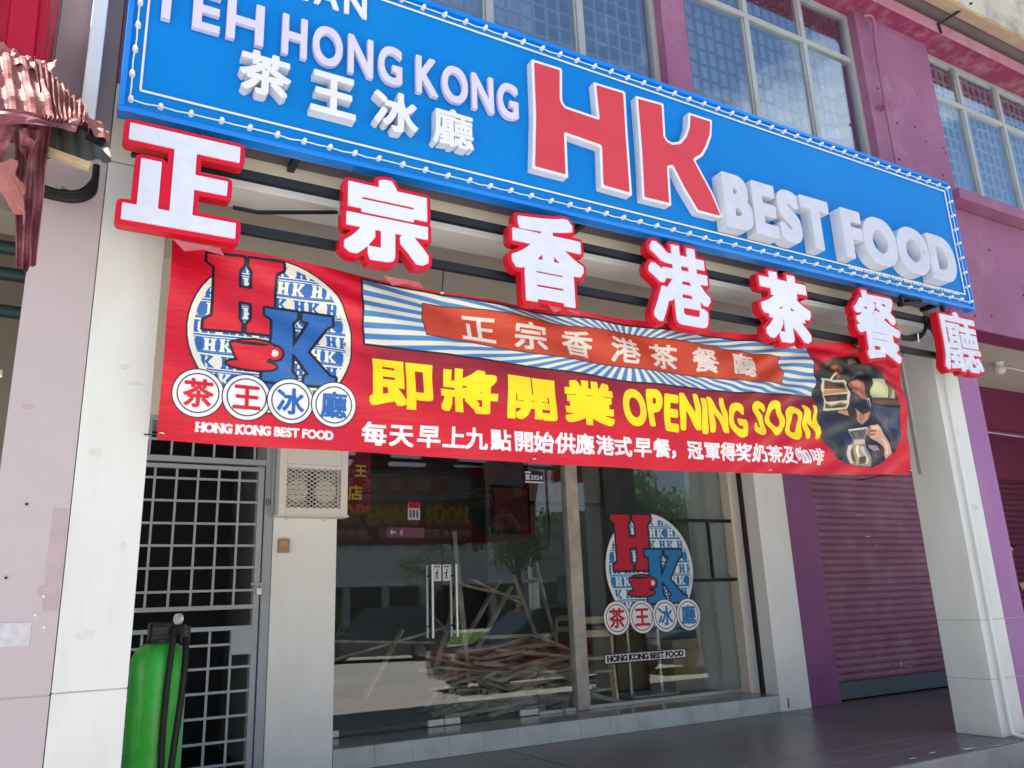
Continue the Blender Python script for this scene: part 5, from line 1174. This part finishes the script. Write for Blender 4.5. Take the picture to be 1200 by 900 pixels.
# ------------------------------------------------------------------ person past the right column
def person(x, y, z0):
    t = thing('person', 'person in a black cap standing past the right column with one bare forearm reaching out', 'person', (x, y, z0))
    J = [(0, 0, .95), (0, 0, 1.15), (0, 0, 1.36), (.08, .0, 1.48), (.20, 0, 1.62), (.23, 0, 1.70), (-.18, 0, 1.38), (-.24, 0, 1.12), (-.10, -.16, .98), (.18, 0, 1.38), (.26, -.02, 1.20), (.34, -.06, 1.20), (.66, -.10, 1.235), (.78, -.10, 1.24), (-.10, 0, .88), (-.12, .0, .50), (-.13, 0, .09), (-.13, -.14, .04), (.10, 0, .88), (.12, 0, .50), (.13, 0, .09), (.13, -.14, .04)]
    Ed = [(0, 1), (1, 2), (2, 3), (3, 4), (4, 5), (2, 6), (6, 7), (7, 8), (2, 9), (9, 10), (10, 11), (11, 12), (12, 13), (0, 14), (14, 15), (15, 16), (16, 17), (0, 18), (18, 19), (19, 20), (20, 21)]
    Rr = [.15, .14, .16, .055, .095, .09, .07, .05, .035, .07, .052, .048, .03, .035, .085, .06, .045, .04, .085, .06, .045, .04]
    me = bpy.data.meshes.new('body'); me.from_pydata(J, Ed, []); me.materials.append(SKIN)
    o = link('body', me, t, (x, y, z0)); md = o.modifiers.new('skin', 'SKIN'); md.use_smooth_shade = True
    for i, r in enumerate(Rr): me.skin_vertices[0].data[i].radius = (r, r)
    me.skin_vertices[0].data[0].use_root = True; o.modifiers.new('sub', 'SUBSURF').levels = 1
    BLK = mat('black_cloth', (.012, .012, .015), .8, .1)
    sh = MB(); sh.tube([(x, y, z0+.90), (x, y, z0+1.1), (x, y, z0+1.38), (x, y, z0+1.46)], [.18, .175, .19, .09], 16).build('shirt', BLK, t, True)
    MB().tube([(x+.15, y, z0+1.38), (x+.28, y-.03, z0+1.16)], [.085, .07], 12).build('sleeve', BLK, t, True)
    tr = MB()
    for s_ in (-1, 1): tr.tube([(x+s_*.085, y, z0+.92), (x+s_*.115, y, z0+.50), (x+s_*.125, y, z0+.10)], [.115, .085, .065], 14)
    tr.build('trousers', mat('dark_denim', (.03, .035, .06), .8, .1), t, True)
    for s_ in (-1, 1): MB().box(x+s_*.13-.045, x+s_*.13+.045, y-.19, y+.06, z0+.0, z0+.085, .02).build('shoe', BLK, t)
    lathe('hair', [(.085, 0), (.104, .03), (.106, .10), (.10, .13)], mat('black_hair', (.01, .008, .007), .5), t, (x+.215, y+.022, z0+1.56), 18)
    fx, fy, fz = x+.30, y-.03, z0+1.60
    MB().tube([(fx, fy, fz+.03), (fx+.028, fy-.006, fz), (fx+.008, fy-.003, fz-.012)], [.007, .012, .006], 8).build('nose', SKIN, t, True)
    MB().tube([(fx-.004, fy-.025, fz-.04), (fx+.008, fy, fz-.04), (fx-.004, fy+.03, fz-.04)], .006, 6).build('mouth', mat('lips', (.35, .10, .09), .5), t, True)
    for d_ in (-.032, .034): MB().tube([(fx-.010, fy+d_, fz+.028), (fx+.003, fy+d_, fz+.028)], .009, 8).build('eye', BLACKM, t, True)
    MB().tube([(x+.215, y-.102, z0+1.63), (x+.215, y-.112, z0+1.59)], [.020, .014], 8).build('ear', SKIN, t, True)
    lathe('cap', [(.108, 0), (.112, .03), (.10, .08), (.06, .115), (.01, .125)], BLK, t, (x+.24, y, z0+1.66), 18)
    v = [(x+.31, y-.07, z0+1.67), (x+.41, y-.05, z0+1.65), (x+.43, y, z0+1.645), (x+.41, y+.05, z0+1.65), (x+.31, y+.07, z0+1.67)]
    q = obj('cap_brim', v, [(0, 1, 2, 3, 4)], BLK, t); q.modifiers.new('t', 'SOLIDIFY').thickness = .008
    hd = Vector((x+.78, y-.10, z0+1.24))
    for i, dz in enumerate((-.03, -.01, .01, .03)): MB().tube([hd+Vector((0, 0, dz)), hd+Vector((.05, -.005, dz*1.1)), hd+Vector((.085, .01, dz))], [.010, .009, .007], 8).build('finger', SKIN, t, True)
    MB().tube([hd+Vector((-.02, 0, .03)), hd+Vector((.02, -.02, .06)), hd+Vector((.045, -.02, .065))], [.012, .010, .008], 8).build('thumb', SKIN, t, True)
    return t
person(9.29, 5.5, 0)

# ------------------------------------------------------------------ the street behind the camera (seen in the glass)
def car(lab, x, y, rz, L, Wd, H, m, suv):
    t = thing('parked_car', lab, 'car', (x, y, -.35))
    M = Matrix.Rotation(rz, 3, 'Z'); O = Vector((x, y, -.35))
    W_ = lambda p: M@Vector(p)+O
    # body stations along length: (x, bottom z, top z, half width)
    st_ = [(-.5, .35, .62, .78), (-.485, .24, .78, .90), (-.40, .20, .90 if suv else .80, .97), (-.22, .19, .97 if suv else .86, 1), (0, .19, .98 if suv else .88, 1), (.25, .19, 1.0 if suv else .90, 1), (.42, .20, .98 if suv else .90, .97), (.485, .26, .90, .90), (.5, .38, .75, .80)]
    v = []; f = []
    for sx, zb_, zt_, hw in st_:
        h = hw*Wd/2
        for (dy, z_) in ((-h*.92, zb_), (-h, (zb_+zt_)/2), (-h*.95, zt_*.97), (-h*.8, zt_), (h*.8, zt_), (h*.95, zt_*.97), (h, (zb_+zt_)/2), (h*.92, zb_)): v.append(W_((sx*L, dy, z_)))
    n = 8
    for i in range(len(st_)-1):
        for k in range(n): f.append((i*n+k, i*n+(k+1) % n, (i+1)*n+(k+1) % n, (i+1)*n+k))
    f += [tuple(range(n-1, -1, -1)), tuple((len(st_)-1)*n+k for k in range(n))]
    obj('body', v, f, m, t, True)
    zt_ = .96 if suv else .86
    cab = [(-.24, zt_, .80), (-.06 if not suv else -.10, H-.03, .66), (.10, H, .66), (.34 if suv else .26, H-.04, .64), (.46 if suv else .42, zt_, .78)]
    v = [W_((sx*L, s_*hw*Wd/2, z_)) for sx, z_, hw in cab for s_ in (-1, 1)]
    nn = len(cab); f = [(2*i, 2*i+1, 2*i+3, 2*i+2) for i in range(1, nn-2)]
    obj('roof', v, f, m, t).modifiers.new('t', 'SOLIDIFY').thickness = .03
    f = [(0, 1, 3, 2), (2*nn-4, 2*nn-3, 2*nn-1, 2*nn-2), tuple(range(0, 2*nn, 2)), tuple(range(2*nn-1, 0, -2))]
    obj('window', v, f, CARG, t)
    for sx in (-.32, .31):
        for s_ in (-1, 1):
            a = W_((sx*L, s_*(Wd/2-.18), .32)); b = W_((sx*L, s_*(Wd/2+.005), .32))
            q = tube('wheel', [a, b], .32, TYRE, t, 20); tube('rim', [b, W_((sx*L, s_*(Wd/2+.012), .32))], .19, mat('dull_alloy', (.10, .10, .11), .4, .1), q, 14)
    for s_ in (-1, 1):
        q = MB().beam(W_((-.492*L, s_*Wd*.26, .68)), W_((-.492*L, s_*Wd*.40, .70)), .06, .12); q.build('headlight', mat('headlamp_lens', (.22, .24, .26), .1, .05), t)
    MB().beam(W_((-.497*L, -Wd*.25, .52)), W_((-.497*L, Wd*.25, .52)), .03, .12).build('grille', BLACKM, t)
    MB().beam(W_((-.504*L, -.24, .40)), W_((-.504*L, .24, .40)), .02, .10).build('number_plate', BLACKM, t)
    return t
car('dark red car parked close to the kerb to the right of the viewer', 8.75, -.40, 0, 4.25, 1.7, 1.48, CAR2, False)
car('added black van-like car behind the red car, darkening the glass reflection', 13.9, -.5, 0, 4.9, 1.85, 1.95, CAR1, True)  # added out of view to darken the road reflected in the glass
car('dark grey car parked across the street', 9.6, -11.8, .5, 4.5, 1.85, 1.68, CAR1, True)
car('black car parked across the street further along', 17.5, -13.0, .3, 4.5, 1.8, 1.6, CAR1, True)
struct(box('grass_verge', -80, 120, -34, -20, -.75, -.30, GRASS))
ob = thing('opposite_building', 'long pale building across the street', 'building', (30, -48, -.35))
box('wall', 6, 34, -50, -44, 3.2, 11, BWALL, ob); box('ground_floor', 6, 34, -49, -46, -.35, 3.2, DARK, ob); box('canopy', 5.5, 34.5, -46, -42.5, 3.0, 3.25, BWALL, ob)
box('wall', 38, 90, -50, -44, 3.6, 9, mat('dark_far_wall', (.07, .08, .09), .7, .1), ob); box('ground_floor', 38, 90, -49, -46, -.35, 3.6, mat('far_shopfront', (.12, .13, .15), .6, .3, .5), ob)  # far wall has an even dark colour
for k in range(10): box('pillar', 6.5+k*3, 7.0+k*3, -44.5, -44, -.35, 3.0, BWALL, ob)
for k in range(14): box('window', 8+k*1.9, 9.2+k*1.9, -43.99, -43.95, 6.0, 7.6, CARG, ob)
t = thing('street_banner', 'green street sign across the street', 'sign', (38, -30, 2)); box('board', 34, 37, -30.1, -30, 2.1, 3.0, mat('sign_green', (.01, .25, .14), .5), t); box('post', 35.4, 35.5, -30.1, -30, -.3, 2.1, STEEL, t)
def tree(x, y, h, r, n, lab, trunk=.12, zc=None):
    t = thing('street_tree', lab, 'tree', (x, y, -.35)); rg = np.random.default_rng(int(x*7+y*3) % 9999)
    tube('trunk', [(x, y, -.35), (x+.05, y, h*.4), (x-.03, y+.05, h*.75)], [trunk, trunk*.7, trunk*.3], BARK, t, 8)
    m = MB()
    for k in range(7):
        a = rg.uniform(0, 6.28); m.tube([(x, y, h*rg.uniform(.3, .6)), (x+r*.5*math.cos(a), y+r*.5*math.sin(a), h*.7), (x+r*.85*math.cos(a), y+r*.85*math.sin(a), h*rg.uniform(.7, .95))], [trunk*.4, trunk*.2, trunk*.08], 5)
    m.build('limb', BARK, t)
    cl = rg.normal(0, 1, (26, 3)); cl /= np.linalg.norm(cl, axis=1)[:, None]; cl *= rg.uniform(.3, 1, (26, 1)); cl[:, 2] *= .7
    c = np.array([x, y, zc or h*.72])+cl[rg.integers(0, 26, n)]*r+rg.normal(0, r*.13, (n, 3))
    a = rg.normal(0, 1, (n, 3)); a /= np.linalg.norm(a, axis=1)[:, None]; b = np.cross(a, rg.normal(0, 1, (n, 3))); b /= np.linalg.norm(b, axis=1)[:, None]
    s_ = r*.055*rg.uniform(.6, 1.3, (n, 1)); v = np.stack([c-a*s_, c-b*s_*.5, c+a*s_, c+b*s_*.5], 1).reshape(-1, 3)
    f = np.arange(4*n).reshape(-1, 4); o = obj('crown', v, f.tolist(), LEAF, t); return t
tree(13.5, -17.0, 3.9, 1.3, 900, 'small young tree across the street', .05)
tree(10.3, -21, 2.2, 1.1, 1500, 'round clipped bush across the street', .05, .8)
tree(24, -28, 7, 3.0, 3000, 'broad tree across the street', .25)
tree(33, -26, 9, 3.6, 4000, 'tall tree across the street to the right', .3)
tree(44, -25, 10, 4.5, 4000, 'tall spreading tree far along the street', .3)
tree(54, -29, 15, 6.5, 6000, 'dense tree between two others far along the street', .35)
tree(62, -30, 17, 7.5, 6000, 'very tall tree far along the street', .4)
_tco = bpy.data.objects.get('lettering'); bpy.data.objects.remove(_tco)
